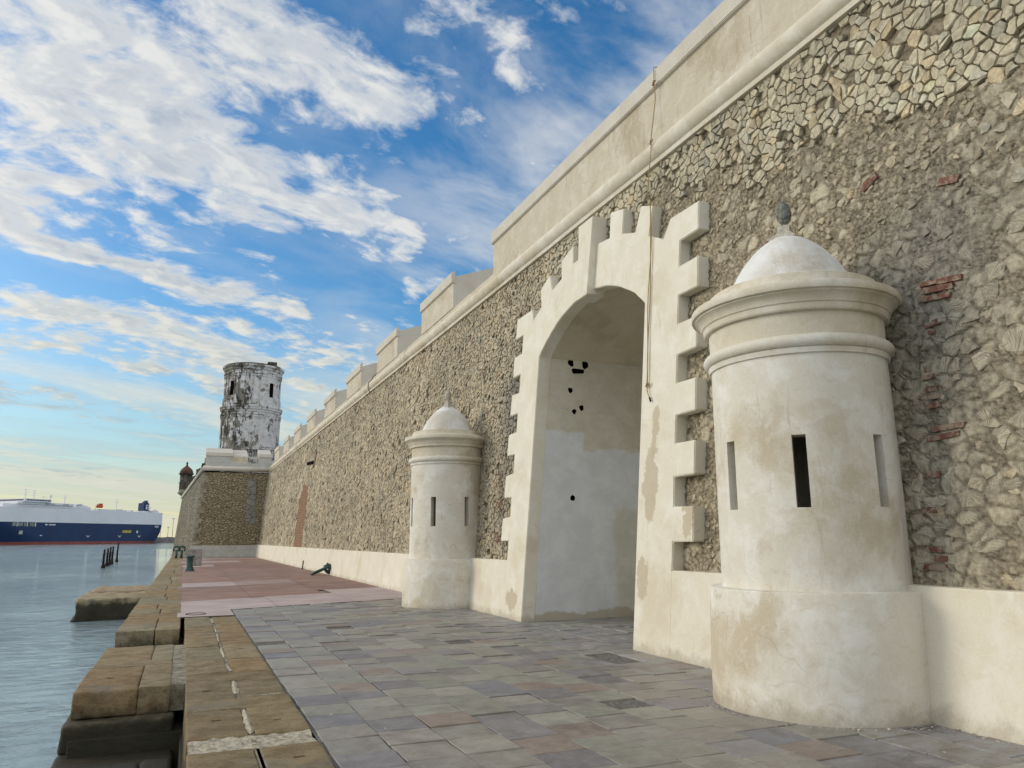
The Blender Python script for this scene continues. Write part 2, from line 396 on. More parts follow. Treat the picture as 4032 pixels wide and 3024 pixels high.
PITS = [(.40, 8.05), (.93, 7.85), (.36, 9.6), (.95, 6.5), (.36, 11.4), (.4, 12.8), (.95, 13.0), (-.70, 11.0), (-.72, 13.2), (.36, 6.2), (.4, 15.9), (.9, 15.9)]   # lifting holes
def rough_block(name, x0, x1, y0, y1, z0, z1, m, parent, tint, amp=.008, step=.13, bev=.016, seed=0):
    """a worn stone block: rounded arrises and an uneven face"""
    bm = bmesh.new(); b_box(bm, x0, x1, y0, y1, z0, z1)
    bmesh.ops.bevel(bm, geom=bm.edges[:], offset=bev, segments=3, affect='EDGES', profile=.6)
    for ax, (a, b) in enumerate(((x0, x1), (y0, y1), (z0, z1))):
        n = int((b - a) / step)
        for i in range(1, n + 1):
            co = [0, 0, 0]; no = [0, 0, 0]; co[ax] = a + (b-a)*i/(n+1); no[ax] = 1
            bmesh.ops.bisect_plane(bm, geom=bm.verts[:] + bm.edges[:] + bm.faces[:], plane_co=co, plane_no=no)
    for px_, py_ in PITS:
        if name == 'coping_block' and x0+.08 < px_ < x1-.08 and y0+.08 < py_ < y1-.08:
            r_ = random.uniform(.022, .032)
            for ax, c_ in ((0, px_), (1, py_)):
                for k_ in (-1, -.7, .7, 1):
                    pc = [0, 0, 0]; pn = [0, 0, 0]; pc[ax] = c_ + r_*k_*(1.5 if ax == 0 else 1); pn[ax] = 1
                    bmesh.ops.bisect_plane(bm, geom=bm.verts[:] + bm.edges[:] + bm.faces[:], plane_co=pc, plane_no=pn)
            for v in bm.verts:
                if v.co.z > z1-.01 and abs(v.co.x-px_) < r_*1.15 and abs(v.co.y-py_) < r_*.8: v.co.z -= .09
    for v in bm.verts:
        q = v.co + Vector((seed*3.1, seed*1.7, 0))
        v.co += mnoise.noise_vector(q*1.4)*amp + mnoise.noise_vector(q*4.5)*amp*.6 + mnoise.noise_vector(q*11)*amp*.35
    o = from_bm(name, bm, m, parent, True); sharp(o, 50)
    tint_attr(o, [tuple(tint) + (1,)] * len(o.data.vertices))
    return o

# ------------------------------------------------------------------ the wall's planes
BAT = .086
XF = lambda z: 6.47 + BAT*z            # plastered face
XR = lambda z: 6.67 + BAT*z            # rubble face
def gz(x, y):                          # the paving falls a little towards the gate
    return -.04*min(1, max(0, (x-1.2)/4))*min(1, max(0, (20-y)/8))

# ------------------------------------------------------------------ stones
def clip(poly, px, py, nx, ny):
    out = []; n = len(poly)
    for i in range(n):
        a, b = poly[i], poly[(i+1) % n]
        da = (a[0]-px)*nx + (a[1]-py)*ny; db = (b[0]-px)*nx + (b[1]-py)*ny
        if da <= 0: out.append(a)
        if (da < 0 < db) or (db < 0 < da):
            t = da/(da-db); out.append((a[0]+(b[0]-a[0])*t, a[1]+(b[1]-a[1])*t))
    return out
def cells(pts, size):
    h = {}; cs = max(size)*1.6
    for i, (x, y) in enumerate(pts): h.setdefault((int(x//cs), int(y//cs)), []).append(i)
    res = []
    for i, (x, y) in enumerate(pts):
        s = size[i]*2.2; poly = [(x-s, y-s), (x+s, y-s), (x+s, y+s), (x-s, y+s)]
        cx, cy = int(x//cs), int(y//cs); nb = []
        for a in (-1, 0, 1):
            for b in (-1, 0, 1):
                for j in h.get((cx+a, cy+b), ()):
                    if j != i:
                        d = (pts[j][0]-x)**2 + (pts[j][1]-y)**2
                        if d < (4*size[i])**2: nb.append((d, j))
        nb.sort()
        for d, j in nb[:18]:
            mr = max((p[0]-x)**2 + (p[1]-y)**2 for p in poly)
            if d > 4*mr: break
            qx, qy = pts[j]; poly = clip(poly, (x+qx)/2, (y+qy)/2, qx-x, qy-y)
            if len(poly) < 3: break
        res.append(poly)
    return res

def zone_a_floor(y):                   # lower edge of the cleaned, light stonework over the right part
    ks = [(3, 6.5), (4.7, 6.2), (5.5, 6.3), (6.2, 6.75), (7.5, 6.75), (9.2, 7.2), (10.6, 7.7), (12, 7.6), (15, 6.9)]
    if y <= ks[0][0]: return ks[0][1]
    for (a, za), (b, zb) in zip(ks, ks[1:]):
        if y <= b: return za + (zb-za)*(y-a)/(b-a)
    return -1
def zone(y, z):
    if y > 15.2: return 'L'
    n = mnoise.noise((y*1.3, z*1.3, 4))*.40 + mnoise.noise((y*5, z*5, 6))*.30
    if z > zone_a_floor(y) + n: return 'A'
    if y < 6.6 + n and z < 4.9 + n*2: return 'C'
    if y < 4.6 + n: return 'C'
    return 'B'
def in_brick(y, z):                    # walled-up arch far along the wall
    c = 51.6
    return abs(y-c) < 2.35 and z < 4.2 + 1.3*math.sqrt(max(0, 1-((y-c)/2.35)**2))

def vor2(Y, Z, sc, seed):
    """nearest two jittered feature points for arrays of wall coordinates: F1, F2, offset to F1 and a cell random"""
    y, z = Y/sc, Z/(sc*.8); iy, iz = np.floor(y), np.floor(z)
    def hsh(a, b, k): return np.mod(np.sin(a*127.1 + b*311.7 + (seed+k)*74.7)*43758.5453, 1.0)
    f1 = np.full(Y.shape, 9.0); f2 = np.full(Y.shape, 9.0); oy = np.zeros(Y.shape); oz = np.zeros(Y.shape); cid = np.zeros(Y.shape); ci2 = np.zeros(Y.shape)
    for a in (-1, 0, 1):
        for b in (-1, 0, 1):
            cy, cz = iy+a, iz+b
            py, pz = cy + hsh(cy, cz, 1), cz + hsh(cy, cz, 2)
            d = np.hypot(y-py, z-pz); nw = d < f1
            f2 = np.where(nw, f1, np.minimum(f2, d)); f1 = np.where(nw, d, f1)
            oy = np.where(nw, y-py, oy); oz = np.where(nw, z-pz, oz)
            cid = np.where(nw, hsh(cy, cz, 3), cid); ci2 = np.where(nw, hsh(cy, cz, 4), ci2)
    return f1, f2, oy*sc, oz*sc, cid, ci2
def sstep(x, a, b):
    t = np.clip((x-a)/(b-a), 0, 1); return t*t*(3-2*t)
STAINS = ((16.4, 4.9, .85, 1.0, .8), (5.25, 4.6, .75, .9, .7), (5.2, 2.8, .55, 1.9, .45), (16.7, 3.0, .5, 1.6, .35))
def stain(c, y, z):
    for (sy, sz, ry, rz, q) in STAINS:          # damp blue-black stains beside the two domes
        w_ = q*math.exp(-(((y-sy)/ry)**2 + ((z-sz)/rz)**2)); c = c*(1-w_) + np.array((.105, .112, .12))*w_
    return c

def build_rubble(parent):
    pts, size, zn = [], [], []
    bands = [(-3, 15.2, 0), (15.2, 24, .102), (24, 36, .135), (36, 52, .175), (52, 80, .235)]
    for y0, y1, s0 in bands:
        sizes = [s0] if s0 else [.080, .112, .14]
        for s in sizes:
            r = 0; z = 1.05
            while z < 8.35:
                y = y0 + (s*.5 if r % 2 else 0)
                while y < y1:
                    yy = y + random.uniform(-.5, .5)*s*1.15; z2 = z + random.uniform(-.5, .5)*s*.84
                    y += s*1.12
                    if not (y0 <= yy < y1) or not (1.08 < z2 < 8.26): continue
                    if 10.5 < yy < 14.9 and z2 < 6.5: continue
                    if in_brick(yy, z2): continue
                    if random.random() < .32: continue
                    if s0: k = 'L' if y0 > 10 else 'C'
                    else:
                        k = zone(yy, z2)
                        if {'A': .112, 'B': .080, 'C': .14, 'L': .112}[k] != s: continue
                    pts.append((yy, z2)); size.append(s); zn.append(k)
                z += s*.84; r += 1
    polys = cells(pts, size)
    V, F, T, U = [], [], [], []
    for (py, pz), s, k, poly in zip(pts, size, zn, polys):
        if len(poly) < 3: continue
        if k == 'B' and random.random() < .72: continue
        if k == 'C' and random.random() < .66: continue
        if k == 'A' and random.random() < .07: continue
        if k == 'L' and random.random() < .05: continue
        cy = sum(p[0] for p in poly)/len(poly); cz = sum(p[1] for p in poly)/len(poly)
        near = cy < 18
        gap = {'A': .007, 'B': .010, 'C': .012, 'L': .0085}[k]*random.uniform(.5, 1.8)*(s/.12)**.5
        h = {'A': random.uniform(.008, .036), 'B': random.uniform(.002, .018), 'C': random.uniform(.002, .020), 'L': random.uniform(.004, .030)}[k]
        o = []; n = len(poly)
        for i in range(n):
            a, b = poly[i], poly[(i+1) % n]
            o.append(a); L = math.hypot(b[0]-a[0], b[1]-a[1])
            if near and L > .04:
                j = L*.12
                o.append(((a[0]+b[0])/2 + random.uniform(-j, j), (a[1]+b[1])/2 + random.uniform(-j, j)))
        rad = sum(math.hypot(p[0]-cy, p[1]-cz) for p in o)/len(o)
        if rad < .016: continue
        s1 = max(.3, 1 - gap/rad)*(random.uniform(.75, 1) if k in 'BC' else 1); s2 = s1*random.uniform(.84, .95)
        tl = .09 if k in 'AL' else .13; ty, tz = random.gauss(0, tl), random.gauss(0, tl)
        base = len(V); m_ = len(o)
        for ring, (sc, dep) in enumerate(((s1*1.02, -.07), (s1, h*.4 - .004), (s2, h))):
            for p in o:
                jj = random.uniform(.93, 1.05) if ring else 1
                y = cy + (p[0]-cy)*sc*jj; z = cz + (p[1]-cz)*sc*jj
                if cy >= 14.9: y = max(y, 14.9)
                if cy <= 10.5: y = min(y, 10.45)
                if 10.5 < cy < 14.9: z = max(z, 6.5)
                d = dep + (max(-.03, min(.03, (y-cy)*ty + (z-cz)*tz)) if ring else 0)
                V.append((XR(z) - d, y, z))
        for ring in (0, 1):
            for i in range(m_):
                j = (i+1) % m_
                F.append((base+ring*m_+i, base+(ring+1)*m_+i, base+(ring+1)*m_+j, base+ring*m_+j))
        F.append(tuple(base+2*m_+i for i in range(m_))[::-1])
        v = random.gauss(0, 1)
        if k == 'A': c = np.array((.55, .485, .345))*(1+.14*v)
        elif k == 'B': c = np.array((.41, .345, .235))*(1+.18*v)
        elif k == 'C': c = np.array((.49, .435, .32))*(1+.15*v)
        else: c = np.array((.465, .395, .275))*(1+.16*v)
        u = random.random()
        if u < .10: c = c*np.array((.92, .98, 1.05))
        elif u < .17: c = c*np.array((1.06, .96, .85))
        elif u < .182 and k in 'BL': c = np.array((.25, .155, .115))
        big = mnoise.noise((cy*.22, cz*.45, 3.3))*.5 + mnoise.noise((cy*.9, cz*.5, 9.1))*.25
        big += mnoise.noise((cy*1.2, cz*.18, 21))*(.30 if k == 'L' else .1)
        c = np.clip(stain(c*(1+.42*big), cy, cz), .02, .72)
        strie = (random.random() < (.45 if k == 'C' else .15 if k in 'AB' else .05))*random.uniform(.35, .75)
        ang = random.uniform(0, 2*pi); ou = random.uniform(0, 50); fy, fz = cy + cos(ang)*rad*1.6, cz + sin(ang)*rad*1.6
        for q in V[base:]:                       # ribs fan out from a point beside the coral block
            dy, dz = q[1]-fy, q[2]-fz; rr = math.hypot(dy, dz)
            U.append((rr + ou, math.atan2(dy*cos(ang)+dz*sin(ang), -dy*sin(ang)+dz*cos(ang))*rad*2.2 + ou*1.7, ou)); T.append((c[0], c[1], c[2], strie))
    ns = len(F); smooth0 = ns
    # rough hearting and mortar: a dense relief near the gate, a plain backing farther off
    def relief(y0, y1, z0, z1, st):
        ny, nz = int((y1-y0)/st), int((z1-z0)/st)
        yy, zz = np.meshgrid(np.linspace(y0, y1, ny+1), np.linspace(z0, z1, nz+1), indexing='ij')
        Y, Z = yy.ravel(), zz.ravel(); N_ = len(Y)
        nA = np.array([mnoise.fractal((a*3.1, b*3.1, 1), 1, 2, 5) for a, b in zip(Y, Z)])
        wy = np.array([mnoise.noise((a*7, b*7, 5)) for a, b in zip(Y, Z)])*.03; wz = np.array([mnoise.noise((a*7, b*7, 15)) for a, b in zip(Y, Z)])*.03
        nB = np.array([mnoise.noise((a*.9, b*.9, 8)) for a, b in zip(Y, Z)])
        zo = np.array([{'A': 0, 'B': 1, 'C': 2, 'L': 0}[zone(a, b)] for a, b in zip(Y, Z)])
        f1, f2, oy, oz, cid, c2 = vor2(Y+wy, Z+wz, .21, 3); g1, g2, py_, pz_, gid, h2 = vor2(Y+wy*.6, Z+wz*.6, .078, 11)
        e1, e2 = sstep(f2-f1, .03, .30), sstep(g2-g1, .03, .35)
        isb = np.where(zo == 2, cid > .30, cid > .80) & (zo > 0)
        hb = e1*(.008+.016*c2) + ((cid*37 % 1)-.5)*oy*.11 + ((cid*53 % 1)-.5)*oz*.11
        hs_ = e2*(.003+.019*h2)
        h = np.where(isb, hb, hs_ + np.where(gid > .62, -.010, 0)) + nA*.014 + nB*.010 - .008
        h = np.where(zo == 0, -.036 + nA*.018, h)
        v1, v2 = (c2*61 % 1)-.5, (h2*41 % 1)-.5
        cb = np.outer(1+.34*v1, (.46, .405, .29)); cs_ = np.outer(1+.6*v2, (.365, .305, .205)); mo = np.array((.175, .14, .09))
        cb = mo*(1-e1[:, None]) + cb*e1[:, None]; k2 = (e2*np.where(gid > .25, 1, .35))[:, None]; cs_ = mo*(1-k2) + cs_*k2
        c = np.where(isb[:, None], cb, cs_); c = np.where((zo == 0)[:, None], np.outer(1+.4*nA, (.17, .135, .085)), c)
        c = c*(1+.30*nB+.25*nA)[:, None]
        al = np.where(isb & (zo == 2) & (c2 > .58), .55*e1, np.where(isb & (c2 > .75), .35*e1, 0))
        ang = cid*19.3; fy, fz = oy + np.cos(ang)*.13, oz + np.sin(ang)*.13
        rr = np.hypot(fy, fz); th = np.arctan2(fy*np.cos(ang+1.57)+fz*np.sin(ang+1.57), fy*np.cos(ang)+fz*np.sin(ang))
        b = len(V)
        for i in range(N_):
            cc = np.clip(stain(c[i], Y[i], Z[i]), .02, .72)
            V.append((XR(Z[i])-h[i], Y[i], Z[i])); T.append((cc[0], cc[1], cc[2], al[i])); U.append((rr[i]+cid[i]*50, th[i]*.17+cid[i]*70, cid[i]*9))
        for i in range(ny):
            for j in range(nz):
                a = b + i*(nz+1) + j; F.append((a, a+1, a+nz+2, a+nz+1))
    def sheet(y0, y1, z0, z1, st):
        ny = max(1, int((y1-y0)/st)); nz = max(1, int((z1-z0)/st)); b = len(V)
        for i in range(ny+1):
            for j in range(nz+1):
                y = y0 + (y1-y0)*i/ny; z = z0 + (z1-z0)*j/nz
                d = -.034 + mnoise.noise((y*2, z*2, 7))*.012
                V.append((XR(z) - d, y, z)); T.append((.3, .26, .18, 0)); U.append((0, 0, 0))
        for i in range(ny):
            for j in range(nz):
                a = b + i*(nz+1) + j
                F.append((a, a+1, a+nz+2, a+nz+1))
    zt = 8.30
    relief(3.0, 10.47, 1.0, zt, .020); relief(-3.2, 3.0, 1.0, zt, .04); relief(10.47, 15.0, 6.48, zt, .026)
    nm = len(F)
    sheet(15.0, 17.5, 1.0, zt, .06); sheet(17.5, 80, 1.0, zt, .4)
    mi = np.zeros(len(F), dtype=np.int32); mi[nm:] = 1
    ob = from_data('rubble_face', V, F, [M['stone'], M['mortar']], parent, mi)
    sm = np.zeros(len(F), dtype=bool); sm[nm:] = True
    ob.data.polygons.foreach_set('use_smooth', sm)
    tint_attr(ob, T)
    a = ob.data.attributes.new('suv', 'FLOAT_VECTOR', 'POINT'); a.data.foreach_set('vector', np.asarray(U, dtype=np.float32).ravel())
    return ob

def wav(y, z): return mnoise.noise((y*1.1, z*1.1, 2.2))*.010      # hand-finished surfaces are never flat

def facing_slab(name, outline, m, parent, depth, off=0, bev=.012, keep_sharp=lambda e: False, grid=None):
    """plastered slab on the battered face: outline in (y, z)"""
    bm = bmesh.new()
    A = [bm.verts.new((XF(z)-off, y, z)) for y, z in outline]
    B = [bm.verts.new((XF(z)+depth, y, z)) for y, z in outline]
    n = len(outline)
    bm.faces.new(A); bm.faces.new(B[::-1])
    for i in range(n): bm.faces.new((A[i], B[i], B[(i+1) % n], A[(i+1) % n]))
    bmesh.ops.recalc_face_normals(bm, faces=bm.faces)
    es = [e for e in bm.edges if not keep_sharp(e)]
    if bev: bmesh.ops.bevel(bm, geom=es, offset=bev, segments=2, affect='EDGES')
    bmesh.ops.remove_doubles(bm, verts=bm.verts, dist=2e-4)
    bmesh.ops.triangulate(bm, faces=[f for f in bm.faces if len(f.verts) > 4], quad_method='BEAUTY', ngon_method='EAR_CLIP')
    return from_bm(name, bm, m, parent, recalc=False)

# ================================================================== FORTRESS WALL
fort = thing('fortress_wall', 'long sloping rubble stone fortress wall with cream parapet and square merlons along its top', 'fortress wall', (8, 38, 0))
fort.matrix_world = Matrix.Translation((8, 38, 0))
bpy.context.view_layer.update()
def adopt(o, parent):                  # children built in world metres keep their place
    o.parent = parent; o.matrix_parent_inverse = Matrix.Translation(-Vector(parent.location)); return o
def P(parent):                         # parent whose origin is not the world's: returns a callable wrapper
    return parent

def world_child(fn):
    pass

rub = build_rubble(None); adopt(rub, fort)

# plinth along the foot of the wall, both sides of the gate
JY0, JY1 = 10.55, 14.82
butt = lambda ys: (lambda e: any(all(abs(v.co.y-y) < 1e-4 for v in e.verts) for y in ys))
def plinth(y0, y1, ys):
    pts = []; n = max(2, int((y1-y0)/1.2))
    top = [(y0+(y1-y0)*i/n, 1.175 + (mnoise.noise((i*.7, y0, 0))*.008 if 0 < i < n else 0)) for i in range(n+1)]
    return facing_slab('plinth', [(y0, -.2), (y1, -.2)] + top[::-1], M['frame'], None, .29, off=-.002, keep_sharp=butt(ys))
adopt(plinth(15.78, 79.3, (15.78,)), fort); adopt(plinth(-6, 9.60, (9.60,)), fort)

# cordon: round moulding with a fillet under it
bm = bmesh.new()
prof = [(7.55, 8.215), (7.30, 8.22), (7.295, 8.30)] + [(7.42+.205*cos(a), 8.49+.195*sin(a)) for a in [R(d) for d in range(250, 109, -10)]] + [(7.45, 8.70), (7.6, 8.70)]
ys = [-6 + 1.1*i for i in range(78)]
rows = []
for y in ys:
    k = mnoise.noise((y*.5, 0, 0))*.012
    rows.append([bm.verts.new((x+k, y, z + mnoise.noise((y*.35, 5, 0))*.010)) for x, z in prof])
for a, b in zip(rows, rows[1:]):
    for i in range(len(prof)-1): bm.faces.new((a[i], a[i+1], b[i+1], b[i]))
o = from_bm('cordon', bm, M['trim'], None, True); sharp(o, 40); adopt(o, fort)

# parapet: low wall, the long solid stretch near the camera and the merlons
def xz(p, t): return (p[0], t, p[1])
ZT, SL = 9.93, .36
def merlon(name, y0, y1, parent):
    bm = bmesh.new()
    b_prism(bm, [(7.40, 8.9), (9.6, 8.9), (9.6, ZT+SL*2.2), (7.40, ZT)], xz, y0, y1)
    mo = from_bm(name, bm, [M['parapet'], M['merlon']], None)
    for f in mo.data.polygons:
        if abs(f.normal.y) > .9: f.material_index = 1
    adopt(mo, parent)
    # coping band on the outer edge
    bm = bmesh.new(); b_prism(bm, [(7.335, 9.74), (7.46, 9.70), (7.46, 10.14), (7.335, 10.07)], xz, y0-.035, y1+.035)
    for q in range(1, max(2, int((y1-y0)/1.5))):
        yy = y0 + (y1-y0)*q/max(2, int((y1-y0)/1.5))
        bmesh.ops.bisect_plane(bm, geom=bm.verts[:]+bm.edges[:]+bm.faces[:], plane_co=(0, yy, 0), plane_no=(0, 1, 0))
    for v in bm.verts: v.co.x += mnoise.noise((v.co.y*.8, v.co.z*3, 1))*.012; v.co.z += mnoise.noise((v.co.y*.7, 8, v.co.z))*.014
    bmesh.ops.bevel(bm, geom=[e for e in bm.edges if e.calc_face_angle(0) > .5], offset=.015, segments=2, affect='EDGES')
    c = from_bm('coping', bm, M['merlon'], None); c.parent = mo
    return mo
low = prism('parapet_wall', [(7.43, 8.62), (9.6, 8.62), (9.6, 8.88), (7.43, 8.90)], xz, 18.7, 79.2, M['parapet']); adopt(low, fort)
low = prism('parapet_wall', [(7.40, 8.62), (9.6, 8.62), (9.6, 8.90), (7.40, 8.899)], xz, -6, 18.7, M['parapet']); adopt(low, fort)
merlon('parapet', -6, 18.7, fort)
for y0 in (22.2, 29.25, 36.25, 43.3, 50.6, 57.6, 64.6, 71.6):
    merlon('merlon', y0, y0+3.6, fort)
for (x0, x1, y0, y1, z0, z1) in ((10.75, 26, -6, 79, -.5, 8.05), (7.5, 10.7, -6, 79, 7.0, 8.0), (7.45, 10.7, -6, 9.9, -.4, 6.98), (7.45, 10.7, 15.6, 79, -.4, 6.98)):
    adopt(box('rampart', x0, x1, y0, y1, z0, z1, M['bed']), fort)

# walled-up brick arch, brick scars and a drain spout
out = [(49.3, 1.15), (53.9, 1.15)] + [(51.6+2.3*cos(a), 4.2+1.25*sin(a)) for a in [pi*i/14 for i in range(15)]]
bm = bmesh.new(); b_prism(bm, out, lambda p, t: (XR(p[1])+t, p[0], p[1]), .0, .2)
adopt(from_bm('brick_infill', bm, M['brick']), fort)
bm = bmesh.new()
def brick(y, z, w=.2, h=.06, d=.03, a=0):
    vs = b_box(bm, -.08, d*.62, -w/2, w/2, -h/2, h/2)
    for v in vs:
        q = Vector((v.co.x, v.co.y*cos(a)-v.co.z*sin(a), v.co.y*sin(a)+v.co.z*cos(a)))
        v.co = Vector((XR(z+q.z)-q.x, y+q.y, z+q.z)) + Vector((random.uniform(-.008, .008), random.uniform(-.012, .012), random.uniform(-.006, .006)))
for (y, z, n, w) in ((5.35, 1.35, 3, .22), (5.42, 1.9, 1, .14), (5.34, 2.25, 1, .16), (5.2, 2.62, 2, .34), (5.28, 2.95, 3, .2), (5.34, 3.25, 2, .14), (5.32, 3.72, 2, .14), (5.2, 4.08, 3, .34), (5.05, 4.22, 1, .3),
                     (7.75, 4.25, 3, .2), (7.62, 4.05, 2, .16), (16.9, 2.3, 4, .2), (17.0, 2.9, 4, .2), (16.95, 1.6, 3, .2)):
    for i in range(n): brick(y+random.uniform(-.05, .07), z+i*.085, w*random.uniform(.55, 1.2), .058, random.uniform(.035, .06), random.uniform(-.06, .06) if z < 4 else .12)
for (y, z) in ((6.0, 5.75), (5.0, 5.3),  (20.5, 4.0), (20.9, 4.15), (46.8, 2.2), (47.1, 2.9), (54.6, 2.6), (54.7, 3.0)):
    brick(y, z, random.uniform(.12, .3), random.uniform(.06, .12), .045, random.uniform(-.5, .8))
adopt(from_bm('brick_patch', bm, M['brick_loose']), fort)
bm = bmesh.new(); b_tube(bm, [(XR(6.4)+.1, 48.9, 6.45), (XR(6.4)-.45, 48.9, 6.3)], .11, 8)
adopt(from_bm('drain_spout', bm, M['iron'], None, True), fort)
adopt(prism('spout_surround', [(48.5, 6.1), (49.1, 6.05), (48.6, 7.1), (48.2, 7.0)], lambda p, t: (XR(p[1])-t, p[0], p[1]), -.1, .05, M['brick_loose']), fort)

# ================================================================== GATE
gate = thing('gateway', 'cream plastered gateway with toothed stepped surround and deep arched recess in the wall', 'gateway', (6.47, 12.68, 0))
arch_c, arch_h, arch_rise, z_sp = 12.685, 2.135, .85, 5.57
AR = (arch_h**2 + arch_rise**2)/(2*arch_rise)
def arch_pt(t):                        # t -1..1 from the near to the far springing
    a = t*math.asin(arch_h/AR); return (arch_c + AR*sin(a), z_sp + arch_rise - AR + AR*cos(a))
arch = [arch_pt(-1+2*i/32) for i in range(33)]
right_t = [(9.56, -.2), (9.56, 1.175)]
for z in (1.59, 2.54, 3.47, 4.43, 5.40, 6.34):
    right_t += [(9.56, z), (9.07, z+.005), (9.07, z+.50 if z < 6.3 else 6.84)]
    if z < 6.3: right_t += [(9.56, z+.505)]
top = [(9.85, 6.84), (10.04, 6.54), (10.49, 6.78), (10.39, 7.31), (10.79, 7.48), (10.94, 7.02), (11.40, 7.18), (11.39, 7.68), (11.89, 7.81), (11.89, 7.28), (12.45, 7.36),
       (12.92, 7.32), (13.37, 7.30), (13.45, 7.72), (13.98, 7.55), (13.92, 7.12), (14.35, 7.0), (14.53, 7.42), (14.98, 7.21), (14.87, 6.76), (15.27, 6.56), (15.38, 6.84)]
left_t = []
for z in (6.33, 5.38, 4.46, 3.52, 2.55, 1.59):
    left_t += [(16.25, z+.5), (16.26, z), (15.82, z)]
    if z > 1.6: left_t += [(15.82, z-.43)]
left_t += [(15.82, 1.175), (15.82, -.2)]
outline = right_t + top + left_t + [(14.82, -.2)] + arch[::-1] + [(10.55, -.2)]
outline = [(y + (random.uniform(-.008, .008) if z > 1.3 and z < 8 else 0), z + (random.uniform(-.008, .008) if z > 1.3 else 0)) for y, z in outline]
sur = facing_slab('surround', outline, M['frame'], None, .30, bev=.014,
                  keep_sharp=lambda e: all(abs(v.co.y-9.56) < 1e-4 for v in e.verts) and max(v.co.z for v in e.verts) < 1.2 or all(abs(v.co.y-15.82) < 1e-4 for v in e.verts) and max(v.co.z for v in e.verts) < 1.2)
adopt(sur, gate)
key = facing_slab('keystone_block', [(12.42, 6.30), (12.84, 6.28), (12.94, 7.92), (12.35, 7.92)], M['frame'], None, .26, off=.14, bev=.012); adopt(key, gate)
# recess: two jambs, vault, end wall
jl = box('jamb', XF(0)+.25, 10.6, JY1+.002, 15.55, -.3, 5.75, M['jamb'])
for v in jl.data.vertices:
    if v.co.x < 7: v.co.x = XF(v.co.z)+.25
holes = []
def hole(x, z, r, w=0, depth=.3):
    bm = bmesh.new(); n = 11; pr = []
    for i in range(n):
        a = 2*pi*i/n; k = r*random.uniform(.75, 1.2)
        pr.append((x + (w if cos(a) > 0 else -w) + k*cos(a), z + k*1.15*sin(a)))
    b_prism(bm, pr, lambda p, t: (p[0], t, p[1]), JY1-.1, JY1+depth)
    holes.append(from_bm('cutter', bm, M['hollow_shade'], None))  # socket walls coloured near-black in place of deep shade
hole(7.74, 5.52, .075); hole(8.11, 5.50, .085); hole(7.92, 5.34, .052, .11); hole(7.71, 4.88, .062); hole(7.80, 4.41, .055); hole(7.98, 4.50, .055); hole(7.71, 2.5, .055)
carve(jl, holes); adopt(jl, gate)
jr = box('jamb', XF(0)+.25, 10.6, 9.95, JY0-.002, -.3, 5.75, M['jamb'])
for v in jr.data.vertices:
    if v.co.x < 7: v.co.x = XF(v.co.z)+.25
adopt(jr, gate)
bm = bmesh.new()
ap = [arch_pt(-1.0+2.0*i/32) for i in range(33)]
va = [[bm.verts.new((x if x > 7.3 else XF(z)+.285, y, z+.003)) for (y, z) in ap] for x in (7.0, 7.6, 8.6, 9.6, 10.6)]
for a, b in zip(va, va[1:]):
    for i in range(32): bm.faces.new((a[i], b[i], b[i+1], a[i+1]))
adopt(from_bm('vault', bm, M['vault'], None, True), gate)
adopt(box('end_wall', 10.55, 10.7, 9.95, 15.5, -.3, 6.9, M['jamb']), gate)

